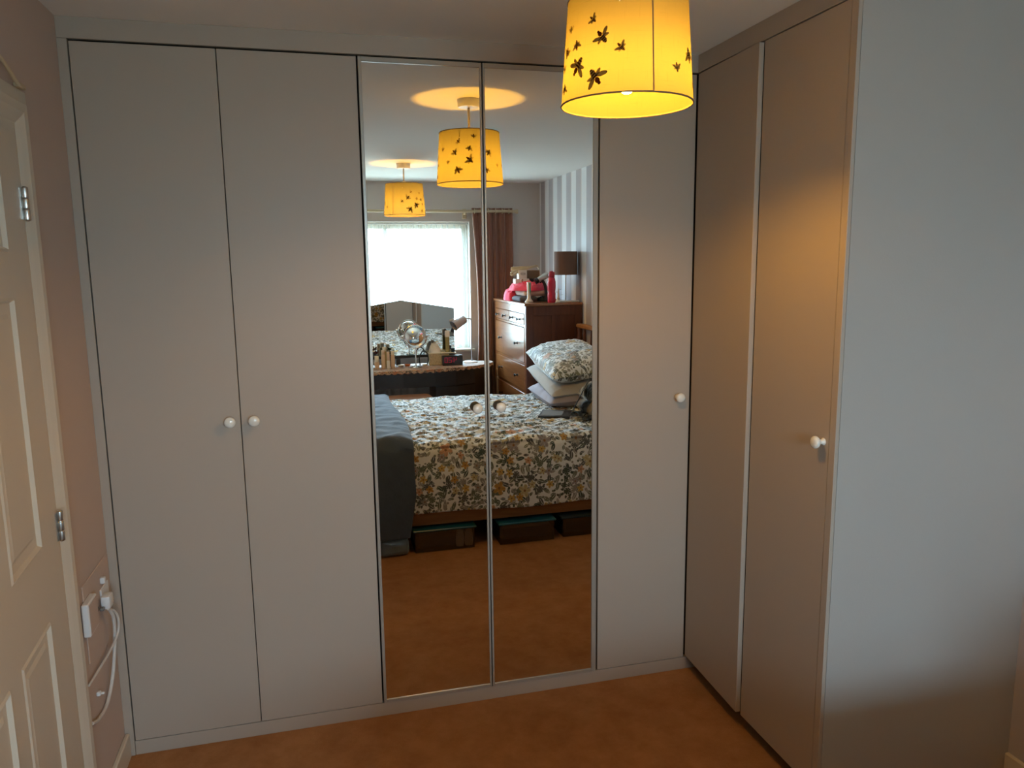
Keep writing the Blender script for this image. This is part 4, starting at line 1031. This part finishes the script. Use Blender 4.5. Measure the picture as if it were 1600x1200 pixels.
bm = bmesh.new(); lathe(bm, [(.022, .1355), (.022, .185), (.018, .19), (.0005, .19)], 18, (1.855, -4.07, TT+.1085)); P(build('cap', bm, 'white_plastic', smooth=True), e)
bm = bmesh.new(); lathe(bm, [(.0005, 0), (.016, 0), (.017, .022), (.019, .024), (.019, .032), (.0005, .033)], 18, (1.902, -4.06, TT+.1085)); tag(build('cosmetic_jar', bm, 'dark_cloth', smooth=True), 'small dark cosmetic jar on the tissue box', 'jar')
bm = bmesh.new(); tube(bm, smooth_path([(1.60, -4.03, TT+.004), (1.595, -4.03, TT+.07), (1.625, -4.03, TT+.125), (1.665, -4.03, TT+.11), (1.672, -4.02, TT+.05), (1.655, -4.0, TT+.004)], 8), .005, 8)
tag(build('headband', bm, 'black_plastic', smooth=True), 'black curved headband standing between round mirror and tissue box', 'headband')
# digital clock 4:20 facing the wardrobe
ck = empty('digital_clock', (1.875, -3.96, TT), 'black digital alarm clock with red digits on the dressing table', 'clock')
cx0, cx1, cz0, cz1, cy = 1.787, 1.968, TT, TT+.090, -3.945
P(B('clock_body', cx0, cx1, cy-.05, cy, cz0, cz1, 'black_plastic', bev=.006, seg=2), ck)
SEG = {'0': 'abcdef', '2': 'abged', '4': 'fgbc'}
bm = bmesh.new()
def digit(ch_, xr, w=.026, h=.046, zc=TT+.050, t=.0035):
    # viewer at +y sees +x on the left hand, so the digit runs towards -x
    for s in SEG[ch_]:
        L, Rr, T_, Mm, Bb = xr, xr-w, zc+h/2, zc, zc-h/2
        a = {'a': (Rr, L, T_-t, T_), 'd': (Rr, L, Bb, Bb+t), 'g': (Rr, L, Mm-t/2, Mm+t/2), 'f': (L-t, L, Mm, T_), 'e': (L-t, L, Bb, Mm), 'b': (Rr, Rr+t, Mm, T_), 'c': (Rr, Rr+t, Bb, Mm)}[s]
        box(bm, a[0]+.0004, a[1]-.0004, cy+.0002, cy+.0012, a[2]+.0004, a[3]-.0004)
digit('4', 1.912); digit('2', 1.867); digit('0', 1.832)
box(bm, 1.875, 1.879, cy+.0002, cy+.0012, TT+.058, TT+.062); box(bm, 1.875, 1.879, cy+.0002, cy+.0012, TT+.038, TT+.042)
P(build('digits', bm, 'digit'), ck)
# desk lamp
dl = empty('desk_lamp', (2.085, -4.12, TT), 'grey desk lamp with tilted cylinder head at the dressing table end', 'lamp')
bm = bmesh.new(); lathe(bm, [(.0005, 0), (.065, 0), (.065, .008), (.055, .012), (.0005, .013)], 28, (2.07, -4.12, TT)); P(build('base', bm, 'white_plastic', smooth=True), dl)
bm = bmesh.new(); tube(bm, smooth_path([(2.085, -4.12, TT+.01), (2.086, -4.12, TT+.2), (2.088, -4.12, TT+.36), (2.080, -4.12, TT+.394), (2.055, -4.12, TT+.398), (2.03, -4.12, TT+.397)], 6), .0055, 8); P(build('arm', bm, 'lampgrey', smooth=True), dl)
hm = Matrix.Rotation(math.radians(-118), 4, 'Y') @ Matrix.Rotation(math.radians(-16), 4, 'X')
bm = bmesh.new(); lathe(bm, [(.0005, -.052), (.030, -.052), (.036, -.048), (.048, .078), (.046, .078), (.032, -.044), (.0005, -.046)], 26, (1.985, -4.11, TT+.372), mat4=hm, cap=False); P(build('lamp_head', bm, 'lampgrey', smooth=True), dl)
# stool and radiator
st = empty('dressing_stool', (1.41, -3.62, 0), 'brown padded stool pushed under the dressing table', 'stool')
bm = bmesh.new(); box(bm, 1.19, 1.66, -3.80, -3.46, .44, .575, .06, seg=4); P(build('seat', bm, 'leather', smooth=True), st)
for x in (1.23, 1.59):
    for y in (-3.76, -3.53): P(B('leg', x, x+.03, y, y+.03, 0, .445, 'darkwood', bev=.003), st)
rd = empty('radiator', (1.42, -4.33, .16), 'white ribbed radiator on the wall below the window', 'radiator')
bm = bmesh.new(); n_ = 60
poly = []
for i in range(n_+1):
    x = .80+i*(1.24/n_); poly.append((x, -4.30+.006*(1 if i % 4 in (1, 2) else 0)))
poly += [(2.04, -4.315), (.80, -4.315)]
prism(bm, poly, .16, .60); P(build('radiator_panel', bm, 'radiator'), rd)
P(B('top_grille', .80, 2.04, -4.38, -4.295, .6005, .612, 'radiator', bev=.002), rd)
for x in (.95, 1.88): P(B('bracket', x, x+.03, YW+.001, -4.316, .22, .56, 'radiator'), rd)
